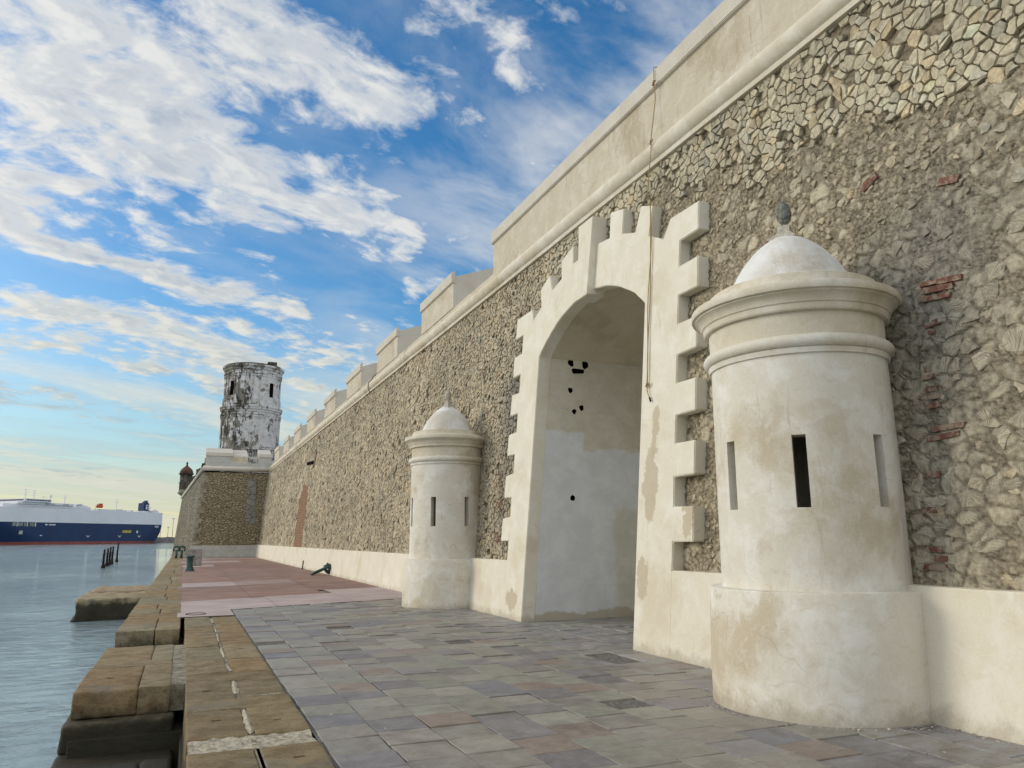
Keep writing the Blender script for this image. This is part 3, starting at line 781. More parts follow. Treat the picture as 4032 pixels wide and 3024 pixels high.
# ================================================================== SENTRY BOXES
def sentry(loc, slits, label, fin, seed):
    t = thing('sentry_box', label, 'sentry box', loc, 0, 'white domed sentry boxes flanking the gate')
    wob = lambda r, z, a: r + mnoise.noise((cos(a)*2+seed, sin(a)*2, z*1.3))*.012
    lathe('base', [(0, -.12), (1.115, -.12), (1.10, .5), (1.088, 1.125), (1.075, 1.15), (.80, 1.17), (0, 1.17)], M['sentry'], t, 96, rfun=lambda r, z, a: wob(r, z, a) if r > .5 else r)
    sh = lathe('shaft', [(.70, 1.12), (.955, 1.12), (.95, 1.5), (.945, 2.3), (.935, 3.2), (.93, 3.60), (.70, 3.60), (.70, 1.12)], M['sentry'], t, 96)
    cut = []
    for a in slits:
        bm = bmesh.new(); vs = b_box(bm, .45, 1.3, -.067, .067, 1.955, 2.675)
        bmesh.ops.rotate(bm, verts=bm.verts, cent=(0, 0, 0), matrix=Matrix.Rotation(R(a), 3, 'Z'))
        c = from_bm('cutter', bm, M['sentry']); c.location = loc; cut.append(c)
    carve(sh, cut)
    sh.data.polygons.foreach_set('use_smooth', [True]*len(sh.data.polygons)); sharp(sh, 30)
    lathe('ceiling', [(0, 3.35), (.72, 3.35), (.72, 3.4), (0, 3.4)], M['hollow_shade'], t, 32)
    lathe('lining', [(.69, 1.18), (.69, 3.34)], M['hollow_shade'], t, 48) if False else None
    lathe('band', [(.90, 3.50), (.955, 3.51), (.965, 3.565)] + [(.945+.07*cos(b), 3.635+.068*sin(b)) for b in [R(d) for d in range(-85, 100, 15)]] + [(.9, 3.71)], M['sentry'], t, 96)
    lathe('frieze', [(.90, 3.69), (.935, 3.69), (.94, 3.97), (.90, 3.97)], M['trim'], t, 96)
    lathe('cornice', [(.90, 3.945), (.985, 3.95), (.995, 3.965), (1.0, 4.02), (1.015, 4.03), (1.02, 4.05), (1.035, 4.08), (1.06, 4.105), (1.088, 4.12), (1.09, 4.135), (1.122, 4.14), (1.128, 4.155), (1.128, 4.20), (1.118, 4.225),
                      (.925, 4.28), (.92, 4.29), (.915, 4.375), (.90, 4.385), (.5, 4.40)], M['trim'], t, 96, angle=28)
    dp = [(.69, 4.36)] + [(.69*(1-u**1.3)**.58, 4.39 + .735*u) for u in [i/20 for i in range(0, 20)]] + [(.06, 5.135), (0, 5.135)]
    lathe('dome', dp, M['dome'], t, 72)
    bm = bmesh.new()
    pr = [(.155, 5.02), (.15, 5.085), (.10, 5.13), (.072, 5.16), (.068, 5.24), (.055, 5.25), (0, 5.255)]
    for (r, z), (r2, z2) in zip(pr, pr[1:]):
        pass
    rings = [[bm.verts.new((sx*r, sy*r, z)) for sx, sy in ((1, 1), (-1, 1), (-1, -1), (1, -1))] for r, z in pr[:-1]]
    for a, b in zip(rings, rings[1:]):
        for i in range(4): bm.faces.new((a[i], a[(i+1) % 4], b[(i+1) % 4], b[i]))
    bm.faces.new(rings[-1])
    pd = from_bm('finial', bm, M['finial_pale'], t); pd.rotation_euler = (0, 0, .5)
    bmm = bmesh.new()
    b_lathe(bmm, [(.034, 5.24), (.036, 5.28), (.064, 5.32), (.082, 5.37), (.083, 5.43), (.066, 5.50), (.038, 5.545), (.012, 5.57), (0, 5.572)], 24,
            rfun=lambda r, z, a: r*(1 + .10*sin(9*a + z*60)*(1 if 5.3 < z < 5.58 else 0)))
    from_bm('finial_knob', bmm, fin, pd, True)
    return t
camang = math.degrees(math.atan2(-6.47, -6.25))
sentry((6.25, 6.47, -.025), [camang-50, camang-2, camang+49, camang+105], 'large white domed sentry box with a dark grey finial, right of the gate', M['finial'], 1)
camang = math.degrees(math.atan2(-19.1, -6.25))
sentry((6.25, 19.1, 0), [camang-70, camang-21, camang+32, camang-130], 'white domed sentry box with a pale stone finial, left of the gate', M['finial_pale'], 2)

# ================================================================== PAVING
def slate_paving():
    V, F, T, mi = [], [], [], []
    pal = [(.28, .262, .208), (.295, .268, .215), (.265, .238, .20), (.225, .205, .20), (.28, .27, .208), (.30, .265, .215), (.20, .18, .182)]
    def bound(x): return 20.3 + .31*(x-1.2)
    gone = [(1.42, 13.6), (2.9, 15.2), (4.38, 12.45), (5.85, 9.95), (4.4, 7.2)]
    half = [(1.42, 9.85)]
    def tile(x0, x1, y0, y1, drop=0):
        x0b, x1b = x0, x1
        z = gz((x0+x1)/2, (y0+y1)/2) + random.gauss(0, .0035) - drop
        if random.random() < .07: z += .007
        tx, ty = random.gauss(0, .006), random.gauss(0, .008)
        cx, cy = (x0+x1)/2, (y0+y1)/2
        g0 = random.uniform(.003, .007)
        c = np.array(random.choice(pal))*random.uniform(.80, 1.14)
        u = random.random()
        if u < .07: c = np.array((.25, .185, .14))*random.uniform(.9, 1.1)
        elif u < .11: c = np.array((.175, .17, .185))
        b = len(V); cr = [(x0+g0, y0+g0), (x1-g0, y0+g0), (x1-g0, y1-g0), (x0+g0, y1-g0)]
        cr = [(x+random.uniform(-.007, .007), y+random.uniform(-.012, .012)) for x, y in cr]
        # uneven outline: two extra points along every side
        o = []
        for i in range(4):
            p, q = cr[i], cr[(i+1) % 4]; o.append(p)
            for f in (.33, .66):
                o.append((p[0]+(q[0]-p[0])*f+random.uniform(-.004, .004), p[1]+(q[1]-p[1])*f+random.uniform(-.004, .004)))
        m_ = len(o)
        for sc, dz in ((1, -.05), (1, -.006), (.975, 0)):
            for x, y in o:
                xx, yy = cx+(x-cx)*sc, cy+(y-cy)*sc
                V.append((xx, yy, z+dz+(xx-cx)*tx+(yy-cy)*ty)); T.append((*c, 1))
        for r in (0, 1):
            for i in range(m_):
                j = (i+1) % m_; F.append((b+r*m_+i, b+r*m_+j, b+(r+1)*m_+j, b+(r+1)*m_+i))
        F.append(tuple(b+2*m_+i for i in range(m_)))
    x = 1.19; ci = 0
    while x < 10.5:
        w = .485
        y = -4 + random.uniform(0, .5) - (.12 if ci % 2 else 0)
        inside = x > 6.55
        while True:
            L = .485*random.choice((1, 1, 1, .97, 1.04, .92))
            y1 = y + L
            if inside and (y1 > 15.2): break
            if y >= bound(x) - .12: break
            if y1 > bound(x) - .1: y1 = bound(x)
            cx, cy = x+w/2, (y+y1)/2
            if (not inside) or (10.0 < cy < 15.1):
                if any(abs(cx-a) < .25 and abs(cy-b) < .27 for a, b in gone): pass
                elif any(abs(cx-a) < .25 and abs(cy-b) < .27 for a, b in half): tile(x, x+w, y, y1, .02)
                else: tile(x, x+w, y, y1)
            y = y1
        x += w; ci += 1
    o = from_data('stone_paving', V, F, M['slate']); tint_attr(o, T); tag(o, kind='structure')
    # bed below
    bm = bmesh.new()
    for i in range(24):
        for j in range(30):
            xa, xb = 1.17+9.4*i/24, 1.17+9.4*(i+1)/24; ya, yb = -4+26.4*j/30, -4+26.4*(j+1)/30
            bm.faces.new([bm.verts.new((a, c, gz(a, c)-.022)) for a, c in ((xa, ya), (xb, ya), (xb, yb), (xa, yb))])
    bmesh.ops.remove_doubles(bm, verts=bm.verts, dist=1e-4)
    tag(from_bm('paving_bed', bm, M['bed']), kind='structure')
slate_paving()

def pink_paving():
    V, F, T = [], [], []
    br = [(.225, .135, .105), (.25, .15, .115), (.27, .165, .13), (.235, .15, .12)]
    lt = (.46, .385, .37)
    def slab(xa, xb, fa, fb, c, z=0):
        b = len(V); g0 = .006
        n = 4
        for x in (xa+g0, xb-g0):
            for f in (fa, fb):
                V.append((x, f(x) + (g0 if f is fa else -g0), z+random.uniform(-.001, .001))); T.append((*(np.array(c)*random.uniform(.93, 1.07)), 1))
        F.append((b, b+2, b+3, b+1))
    ln = lambda y0, k=.31: (lambda x: y0 + k*(x-1.2))
    slab(-.02, 1.17, ln(18.75, .0), ln(20.32), lt)                   # tongue of pale concrete beside the slate
    slab(-.02, 2.3, ln(20.32), ln(23.8, .35), lt); slab(2.3, 4.4, ln(20.32), ln(24.0, .30), np.array(lt)*.97); slab(4.4, 6.6, ln(20.32), ln(25.7, .28), np.array(lt)*.92)
    rows = [23.8, 27.2, 30.6, 33.4, 38, 43, 48, 53, 57.5, 62, 67, 72, 79.3]
    cols = [-.1, 1.95, 4.2, 6.65]
    for i in range(len(rows)-1):
        for j in range(3):
            a = ln(rows[i], .35) if i == 0 else ln(rows[i], .30)
            if i == 0 and j == 1: a = ln(24.0, .30)
            if i == 0 and j == 2: a = ln(25.7, .28)
            b = ln(rows[i+1], .30) if i < len(rows)-2 else ln(79.3, 0)
            c = random.choice(br)
            if (rows[i] == 30.6 and j == 0): c = (.44, .37, .36)
            if (rows[i] == 30.6 and j == 1): c = (.33, .25, .22)
            if rows[i] == 53 and j == 0: c = (.42, .34, .32)
            if rows[i] == 62 and j in (0, 1): c = (.38, .30, .28)
            if rows[i] == 72: c = (.34, .27, .25)
            slab(cols[j], cols[j+1], a, b, c)
    o = from_data('concrete_paving', V, F, M['pink']); tint_attr(o, T); tag(o, kind='structure')
    bm = bmesh.new(); vs = [bm.verts.new(p) for p in ((-.12, 18.7, -.012), (1.17, 18.7, -.012), (1.18, 20.2, -.03), (6.8, 21.9, -.03), (6.8, 79.4, -.012), (-.12, 79.4, -.012))]
    bm.faces.new(vs); tag(from_bm('concrete_base', bm, M['cement']), kind='structure')
pink_paving()
bm = bmesh.new(); b_tube(bm, [(.37+.21*cos(a), 19.35+.25*sin(a), .004) for a in [2*pi*i/32 for i in range(33)]], .011, 6, False)
tag(from_bm('drain_ring', bm, M['rust'], None, True), 'thin rusty drain ring set in the pale concrete beside the slate paving', 'drain ring')

# ================================================================== QUAY
quay = thing('quay_wall', 'worn brown sandstone quay edge with gaps and steps down to the water', 'quay wall', (0, 0, 0))
SC = [(.31, .23, .125), (.28, .205, .11), (.33, .26, .155), (.27, .21, .125), (.32, .21, .105), (.30, .26, .17)]
def qb(x0, x1, y0, y1, z1=0, z0=-.55, **kw):
    c = np.array(random.choice(SC))*random.uniform(.85, 1.12)
    return rough_block('coping_block', x0, x1, y0+.003, y1-.003, z0, z1+random.uniform(-.006, .008), M['sand'], quay, c, seed=random.uniform(0, 50), **kw)
blocks = []
ysI = [-4, -2.6, -1.2, .2, 1.6, 3.0, 4.2, 5.5, 6.92]
for a, b in zip(ysI, ysI[1:]):
    blocks.append(qb(.14, .64, a, b)); blocks.append(qb(.69, 1.165, a, b))
ysI = [7.38, 8.5, 9.05, 10.2, 10.8, 12.0, 13.5, 15.35, 16.5, 18.45]
for i, (a, b) in enumerate(zip(ysI, ysI[1:])):
    if i in (1, 3): blocks.append(qb(.14, 1.165, a, b))
    else: blocks.append(qb(.14, .64, a, b)); blocks.append(qb(.69, 1.165, a, b))
# outer row: middle section between the two gaps
for (x0, x1, a, b) in ((-1.02, -.36, 10.17, 11.85), (-.355, -.02, 10.17, 11.85), (-1.0, -.30, 12.35, 14.05), (-.296, -.02, 12.35, 14.05), (-1.0, -.02, 11.86, 12.34)):
    blocks.append(qb(x0, x1, a, b, 0, -.30, bev=.03 if x0 < -.9 else .012))
# steps going down into the near gap and the lower near section
qb(-1.08, .06, 9.93, 12.0, -.31, -.62, bev=.04, amp=.02); qb(-1.12, .05, 9.55, 12.0, -.64, -1.1, bev=.05, amp=.02)
qb(-1.10, .04, 9.02, 9.56, -.62, -1.3, bev=.05, amp=.02)
qb(-1.10, -.25, 6.9, 9.0, -.50, -1.4, bev=.05, amp=.02); qb(-.24, .06, 6.9, 9.0, -.50, -1.4, bev=.05, amp=.02)
for a, b in ((4.9, 6.9), (2.9, 4.9), (.9, 2.9), (-1.1, .9), (-3.5, -1.1)): qb(-1.1, .05, a, b, -.50, -1.4, bev=.05)
# floor of the gap between the far and middle sections
qb(-1.05, .08, 14.0, 16.5, -.42, -1.0, bev=.04)
# far section
y = 16.3; k = 0
while y < 84:
    L = random.uniform(1.1, 1.7) if y < 32 else 3.2
    sp = random.uniform(-.5, -.3)
    if k % 3 == 2: blocks.append(qb(-1.02, .06, y, y+L, 0, -.5, step=.25))
    else: blocks.append(qb(-1.03, sp, y, y+L, 0, -.5, step=.25)); blocks.append(qb(sp+.02, .06, y, y+L, 0, -.5, step=.25))
    y += L; k += 1
rough_block('quay_core', -1.0, 1.2, 9.9, 84, -2.2, -.45, M['sand'], quay, (.2, .16, .1), step=1.5, amp=.03)
rough_block('quay_core', .12, 1.2, -4.2, 10.2, -2.2, -.5, M['sand'], quay, (.2, .16, .1), step=.8, amp=.02)
rough_block('quay_core', -1.1, .12, -4.2, 9.3, -2.2, -.8, M['sand'], quay, (.2, .16, .1), step=.8, amp=.03)
# lime joints
def joint(pts, w, seed):
    bm = bmesh.new(); L, Rr = [], []
    n = 0
    fine = []
    for (a, b) in zip(pts, pts[1:]):
        m_ = max(2, int(math.hypot(b[0]-a[0], b[1]-a[1])/.06))
        fine += [(a[0]+(b[0]-a[0])*i/m_, a[1]+(b[1]-a[1])*i/m_) for i in range(m_)]
    fine.append(pts[-1])
    dx, dy = pts[-1][0]-pts[0][0], pts[-1][1]-pts[0][1]; l = math.hypot(dx, dy); nx, ny = -dy/l, dx/l
    for i, (x, y) in enumerate(fine):
        e = min(1, min(i, len(fine)-1-i)/2+.25)
        wa = w*e*(.6+.8*(mnoise.noise((x*9, y*9, seed))+.5)); wb = w*e*(.6+.8*(mnoise.noise((x*9, y*9, seed+9))+.5))
        L.append(bm.verts.new((x+nx*wa, y+ny*wa, -.006))); Rr.append(bm.verts.new((x-nx*wb, y-ny*wb, -.006)))
    Cc = [bm.verts.new((x, y, .007)) for x, y in fine]
    for i in range(len(fine)-1):
        bm.faces.new((L[i], L[i+1], Cc[i+1], Cc[i])); bm.faces.new((Cc[i], Cc[i+1], Rr[i+1], Rr[i]))
    return from_bm('lime_joint', bm, M['lime'], quay)
for (a, b, w) in ((7.42, 8.45, .035), (9.3, 10.15, .032), (10.9, 11.5, .03), (12.2, 13.2, .028), (14.0, 15.2, .022), (15.5, 16.1, .02), (17.2, 18.2, .03)):
    joint([(.665+random.uniform(-.02, .02), a), (.665+random.uniform(-.02, .02), b)], w, a)
joint([(.2, 10.82), (.62, 10.83)], .012, 3); joint([(.75, 9.1), (1.1, 9.15)], .012, 4); joint([(.2, 8.5), (.6, 8.55)], .010, 8); joint([(-.8, 16.55), (-.1, 16.6)], .02, 5)
bm = bmesh.new()
nx_, ny_ = 34, 16
gr = [[bm.verts.new((.15+1.0*i/nx_, 6.90+.50*j/ny_+mnoise.noise((i*.3, 3, 0))*.05, -.03 + .035*(mnoise.fractal((i*.25, j*.35, 2), 1, 2, 4)*.6+.5) - (.03 if j in (0, ny_) else 0))) for j in range(ny_+1)] for i in range(nx_+1)]
for i in range(nx_):
    for j in range(ny_): bm.faces.new((gr[i][j], gr[i+1][j], gr[i+1][j+1], gr[i][j+1]))
from_bm('lime_joint', bm, M['lime'], quay, True)
for (x0, x1, a, b) in ((-.02, .15, 10.25, 13.95), (.645, .685, -4, 18.4), (.66, .70, 5.5, 6.9)):
    box('cement_fill', x0, x1, a, b, -.3, -.008, M['cement'], quay)

# broken pier stub
st = thing('pier_stub', 'low broken masonry pier stub with a dark wet foot jutting from the quay', 'pier stub', (-2.2, 36, -1.2))
def stub(name, x0, x1, y0, y1, z0, z1, amp, tint, m):
    o = rough_block(name, x0, x1, y0, y1, z0, z1, m, None, tint, amp=amp, step=.11, bev=.05, seed=4)
    adopt(o, st); return o
stub('pier_body', -3.45, -.9, 32.4, 39.7, -2.4, -.42, .07, (.42, .35, .22), M['pier'])
stub('pier_top', -3.3, -.95, 35.8, 39.5, -.6, -.36, .04, (.44, .33, .22), M['pier'])
stub('pier_foot', -3.56, -.9, 32.28, 39.8, -2.4, -1.10, .10, (.08, .07, .05), M['pier'])

# ================================================================== WATER
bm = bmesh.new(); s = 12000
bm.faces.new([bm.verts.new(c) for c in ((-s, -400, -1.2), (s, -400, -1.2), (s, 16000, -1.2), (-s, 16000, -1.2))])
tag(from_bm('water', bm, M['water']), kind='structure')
box('ground', 1.1, 40, -6, 84, -2.5, -.56, M['bed'])['kind'] = 'structure'

# timber-like steel piles
PL = [(-7.70, 93.2, .0), (-7.90, 99.8, .05), (-7.96, 104, .15), (-8.07, 109, .2), (-8.30, 120, .6)]
PLL = ['nearest dark mooring pile, leftmost of the row in the water', 'second dark mooring pile from the left in the water', 'middle dark mooring pile of the row of four', 'fourth dark mooring pile, right end of the close row', 'lone dark mooring pile standing apart at the far right']
for i, ((x, y, dz), lb) in enumerate(zip(PL, PLL)):
    t = thing('mooring_pile', lb, 'pile', (x, y, -1.2), 0, 'mooring piles in the water')
    hgt = 1.95 + dz
    bm = bmesh.new(); b_tube(bm, [(0, 0, -1), (0, 0, .45), (.0, 0, hgt*.6), (.02, 0, hgt)], [.12, .12, .105, .10], 8)
    from_bm('post', bm, M['pile'], t, True)
    bm = bmesh.new(); b_tube(bm, [(0, 0, -.3), (0, 0, .1), (.0, 0, .38)], [.24, .22, .15], 9); from_bm('crust', bm, M['pile'], t, False)
    for zz in (.62, 1.05, 1.35): box('bracket', -.15, .15, -.14, .14, zz, zz+.07, M['pile'], t)

# ================================================================== QUAY FITTINGS
t = thing('bollard', 'green waisted iron mooring bollard on the quay in front of a concrete block', 'bollard', (.38, 45.9, 0))
lathe('post', [(.31, -.02), (.30, .02), (.24, .10), (.185, .25), (.165, .42), (.17, .58), (.185, .70), (.185, .74)], M['green'], t, 28)
lathe('cap', [(.18, .73), (.24, .745), (.255, .78), (.24, .82), (.15, .84), (0, .84)], M['green'], t, 28)
t = thing('concrete_block', 'square grey concrete block with a slot standing behind the green bollard', 'concrete block', (.72, 55.6, 0))
bm = bmesh.new(); b_box(bm, -.46, -.08, -.4, .4, 0, 1.06); b_box(bm, .10, .46, -.4, .4, 0, 1.06)
bmesh.ops.bevel(bm, geom=bm.edges[:], offset=.02, segments=2, affect='EDGES'); from_bm('body', bm, M['concrete'], t)
box('slot_back', -.079, .099, -.33, .38, 0, 1.05, M['concrete'], t)
for x, lb in ((-.55, 'left one of two green hooked mooring posts under the bastion'), (-.10, 'right one of two green hooked mooring posts under the bastion')):
    t = thing('mooring_hook', lb, 'mooring hook', (x, 79.2, 0), 0, 'green mooring hooks by the bastion')
    tube('post', [(0, 0, -.05), (0, 0, .75)], .11, M['green'], t)
    bm = bmesh.new(); b_tube(bm, [(.28*cos(a), 0, .82+.26*sin(a)) for a in [R(d) for d in range(-40, 221, 20)]], .09, 8); from_bm('hook', bm, M['green'], t, True)
t = thing('ground_post', 'short thin rusty pipe stub standing at the foot of the wall', 'pipe stub', (6.34, 45.6, 0))
tube('pipe', [(0, 0, -.02), (.03, 0, .48)], .035, M['rust'], t)
tube('flange', [(0, 0, 0), (0, 0, .03)], .07, M['rust'], t)
t = thing('mooring_ring', 'heavy dark green iron mooring ring hanging from a wall eye onto the concrete', 'mooring ring', (6.45, 37.5, .32))
bm = bmesh.new(); b_tube(bm, [(.05, .0, .0), (-.12, 0, .20), (-.20, 0, .10), (-.20, 0, -.06), (-.06, 0, -.20), (.06, 0, -.24)], .075, 10); from_bm('eye', bm, M['green'], t, True)
bm = bmesh.new(); n = 40; c0 = Vector((-.40, .02, -.10)); ax1 = Vector((.40, -.05, .175)); ax2 = Vector((.05, .30, -.03))
b_tube(bm, [c0 + ax1*cos(2*pi*i/n) + ax2*sin(2*pi*i/n) for i in range(n+1)], .055, 10, False); from_bm('ring', bm, M['green'], t, True)
lathe('plate', [(0, -.02), (.20, -.02), (.20, .03), (0, .03)], M['green'], t, 20).rotation_euler = (0, R(-85), 0)

# ropes
t = thing('hanging_rope', 'long knotted gold rope hanging from the parapet down over the gate surround', 'rope', (7.2, 10.4, 10.0))
def rope(name, pts, r, n=40, twist=0, ph=0):
    V_ = [Vector(p) for p in pts]; L = [0]
    for a, b in zip(V_, V_[1:]): L.append(L[-1]+(b-a).length)
    q = []
    for i in range(n+1):
        d = L[-1]*i/n; k = max(j for j in range(len(L)) if L[j] <= d+1e-6); k = min(k, len(V_)-2)
        f = (d-L[k])/(L[k+1]-L[k]); p = V_[k].lerp(V_[k+1], f)
        e = min(1, 4*min(i/n, 1-i/n))
        q.append(p + Vector((0, twist*e*sin(ph+d*2.6), twist*e*.3*cos(ph+d*2.2))))
    bm = bmesh.new(); b_tube(bm, q, r, 6); o = from_bm(name, bm, M['rope'], None, True); adopt(o, t); return o
kx = lambda z: XF(z) - .03
rope('strand', [(7.55, 10.47, 10.19), (7.31, 10.47, 10.10), (7.30, 10.47, 9.75), (7.33, 10.49, 9.5), (7.20, 10.5, 8.66), (7.19, 10.5, 8.45)], .008, 30)
rope('strand', [(7.19, 10.5, 8.45), (7.0, 10.40, 7.45)], .0075, 14, .008)
rope('strand', [(kx(7.4)-.02, 10.40, 7.45), (kx(6.7), 10.36, 6.7), (kx(5.6), 10.36, 5.6), (kx(4.1), 10.33, 4.1)], .008, 60, .022)
rope('strand', [(kx(7.4)-.02, 10.40, 7.45), (kx(6.7)-.01, 10.36, 6.7), (kx(5.6)-.01, 10.36, 5.6), (kx(4.1)-.01, 10.33, 4.1)], .0075, 60, .022, 2.6)
rope('tail', [(kx(4.1), 10.33, 4.1), (kx(4.0)-.01, 10.32, 4.0), (kx(3.85), 10.25, 3.86)], .0075, 10, .01)
for (x, y, z) in ((7.28, 10.47, 9.75), (7.19, 10.5, 8.58), (kx(7.4)-.03, 10.40, 7.46), (kx(4.1)-.01, 10.33, 4.08)):
    bm = bmesh.new(); b_tube(bm, [(x+.012*sin(3*a), y+.026*cos(a), z+.028*sin(a)*(1+.4*sin(2*a))) for a in [2*pi*i/20 for i in range(21)]], .010, 6, False)
    b_tube(bm, [(x-.01, y, z+.01), (x-.02, y-.05, z+.045), (x-.015, y-.09, z+.02), (x-.01, y-.05, z-.01)], .009, 6)
    adopt(from_bm('knot', bm, M['rope'], None, True), t)
bm = bmesh.new(); b_tube(bm, [(kx(3.86), 10.25, 3.87), (kx(3.8), 10.22, 3.80)], .016, 6); adopt(from_bm('burnt_end', bm, M['dark'], None, True), t)
t = thing('loose_cord', 'short brown cord looped over the round cordon high on the far wall', 'cord', (7.25, 33.5, 8.5))
bm = bmesh.new(); b_tube(bm, [(7.47, 33.2, 8.95), (7.36, 33.3, 8.86), (7.30, 33.4, 8.72), (7.19, 33.55, 8.60), (7.185, 33.62, 8.40), (7.25, 33.6, 8.22), (7.27, 33.5, 8.12)], .02, 6)
adopt(from_bm('strand', bm, M['rust'], None, True), t)

# ================================================================== BASTION
bas = thing('bastion', 'brown stone bastion with sloping faces closing the far end of the quay', 'bastion', (5, 90, 0))
Y0 = 79.0
def face_quad(name, pts, m, parent, n=8):
    bm = bmesh.new(); a, b, c, d = [Vector(p) for p in pts]
    gv = [[bm.verts.new(a.lerp(b, i/n).lerp(d.lerp(c, i/n), j/n)) for j in range(n+1)] for i in range(n+1)]
    for i in range(n):
        for j in range(n): bm.faces.new((gv[i][j], gv[i+1][j], gv[i+1][j+1], gv[i][j+1]))
    o = from_bm(name, bm, m, None); adopt(o, parent); return o
ft = lambda x, z: (x, Y0+.25+.078*z, z)
c_bot, c_top = (.66, -1.5), (1.29, 8.15)
S0, S1 = Vector((-1.60, 128, -1.4)), Vector((-.72, 127.6, 7.75))
face_quad('front_face', [ft(.55, -1.5), ft(7.6, -1.5), ft(7.6, 8.15), ft(1.30, 8.15)], M['bastion'], bas)
face_quad('sea_face', [S0, ft(.55, -1.5), ft(1.30, 8.15), S1], M['bastion_sea'], bas)
face_quad('ashlar_strip', [(5.35, Y0+.20+.078*3.2, 3.2), (6.35, Y0+.20+.078*3.2, 3.2), (6.2, Y0+.20+.078*7.6, 7.6), (5.45, Y0+.20+.078*7.6, 7.6)], M['ashlar'], bas, 2)
# quoins down the salient
bm = bmesh.new()
for i in range(19):
    z = -1.2+i*.49; x = .55 + (z+1.5)/9.65*.75; L = .55 if i % 2 else .3
    b_box(bm, x-.03, x+L, Y0+.20+.078*z, Y0+.6+.078*z, z, z+.46)
adopt(from_bm('quoin_chain', bm, M['quoin']), bas)
bm = bmesh.new()   # plinth
b_prism(bm, [(.58, -.2), (6.9, -.2), (6.9, 1.14), (.62, 1.15)], lambda p, t_: (p[0], t_, p[1]), Y0, Y0+.5)
adopt(from_bm('plinth', bm, M['greyrender']), bas)
bm = bmesh.new(); b_tube(bm, [(1.22, Y0+.8, 8.52), (7.45, Y0+.8, 8.52)], .24, 14)
b_tube(bm, [(1.3, Y0+.8, 8.50), (-.75, 127.6, 8.0)], .2, 10)
adopt(from_bm('cordon', bm, M['merlon'], None, True), bas)
def bas_box(name, x0, x1, z0, z1, y0=Y0+.85, y1=Y0+3.2, slope=.30, m='greyrender', coping=True):
    bm = bmesh.new(); b_prism(bm, [(y0, z0), (y1, z0), (y1, z1+slope*(y1-y0)), (y0, z1)], lambda p, t_: (t_, p[0], p[1]), x0, x1)
    o = from_bm(name, bm, [M[m], M['merlon']], None)
    for f in o.data.polygons:
        if f.normal.z > .8 or f.normal.x < -.9: f.material_index = 1
    adopt(o, bas)
    if coping:
        bm = bmesh.new(); b_box(bm, x0-.03, x1+.03, y0-.07, y0+.1, z1-.30, z1+.02); c = from_bm('coping', bm, M['merlon']); c.parent = o
    return o
bas_box('parapet_wall', 1.45, 7.6, 8.7, 9.12, slope=0, coping=False)
bas_box('merlon', 1.42, 3.9, 9.125, 10.05)
bas_box('merlon', 3.9, 5.32, 9.125, 9.75, y0=Y0+.87, y1=Y0+3.6, slope=.34, coping=False, m='trim')
bas_box('merlon', 6.35, 7.55, 9.125, 10.05)
adopt(box('inner_wall', 4.8, 7.2, Y0+5.0, Y0+5.4, 8.0, 10.2, M['tower']), bas)
adopt(box('terrace', 2.2, 30, Y0+3.2, 125, 7, 8.4, M['bed']), bas)
# ruined parapet along the sea face
bm = bmesh.new(); dirv = Vector((S1.x-1.3, S1.y-(Y0+.9), 0)); L = dirv.length; dirv.normalize(); nv = Vector((dirv.y, -dirv.x, 0))
k = 0; u = 1.5
while u < L-1:
    ln = random.uniform(1.6, 3.4); hh = random.uniform(.5, 1.0) if k % 2 else random.uniform(1.0, 1.6)
    zb = 8.5 + (8.0-8.5)*u/L
    base = Vector((1.42, Y0+.9, 0)) + dirv*u
    vs = []
    for (a, b, z) in ((0, 0, zb), (ln, 0, zb), (ln, 1.4, zb), (0, 1.4, zb), (0, 0, zb+hh), (ln*.96, .1, zb+hh*random.uniform(.85, 1.05)), (ln, 1.4, zb+hh*1.15), (0, 1.4, zb+hh*1.1)):
        vs.append(bm.verts.new(base + dirv*a + nv*b + Vector((0, 0, z))))
    for q in ((0,3,2,1),(4,5,6,7),(0,1,5,4),(1,2,6,5),(2,3,7,6),(3,0,4,7)): bm.faces.new([vs[i] for i in q])
    u += ln + (0 if k % 2 else .0); k += 1
adopt(from_bm('ruined_parapet', bm, M['blackstone']), bas)
# block behind the parapet that carries the tower's forecourt wall
adopt(prism('forecourt_wall', [(1.35, 8.3), (9, 8.3), (9, 11.1), (3.4, 11.15), (1.55, 10.95)], lambda p, t_: (p[0], t_, p[1]), 85.2, 86.0, M['tower']), bas)

# corner turret on the bastion
tx, ty = -.35, 124.0
t = thing('corner_turret', 'dark weathered turret with a faded red dome at the bastion corner over the water', 'turret', (tx, ty, 4.75)); t.scale = (.76, .76, .54)
lathe('corbel', [(.05, 4.9), (.35, 5.6), (.8, 6.3), (1.35, 6.9), (1.42, 7.1), (1.2, 7.15), (1.2, 7.9)], M['palegreen'], t, 20, smooth=False)
lathe('drum', [(1.15, 7.85), (1.15, 9.6), (1.25, 9.65), (1.25, 9.85), (1.12, 9.9), (1.12, 12.0), (1.3, 12.05)], M['blackstone'], t, 12, smooth=False)
lathe('cornice', [(1.1, 11.9), (1.35, 12.1), (1.4, 12.4), (1.1, 12.45)], M['blackstone'], t, 20)
lathe('dome', [(1.22, 12.4), (1.2, 12.9), (1.0, 13.5), (.62, 14.0), (.28, 14.35), (.18, 14.7), (.15, 14.9)], M['reddome'], t, 20)
lathe('finial', [(.1, 14.85), (.14, 15.0), (.22, 15.25), (.12, 15.5), (0, 15.62)], M['reddome'], t, 12)

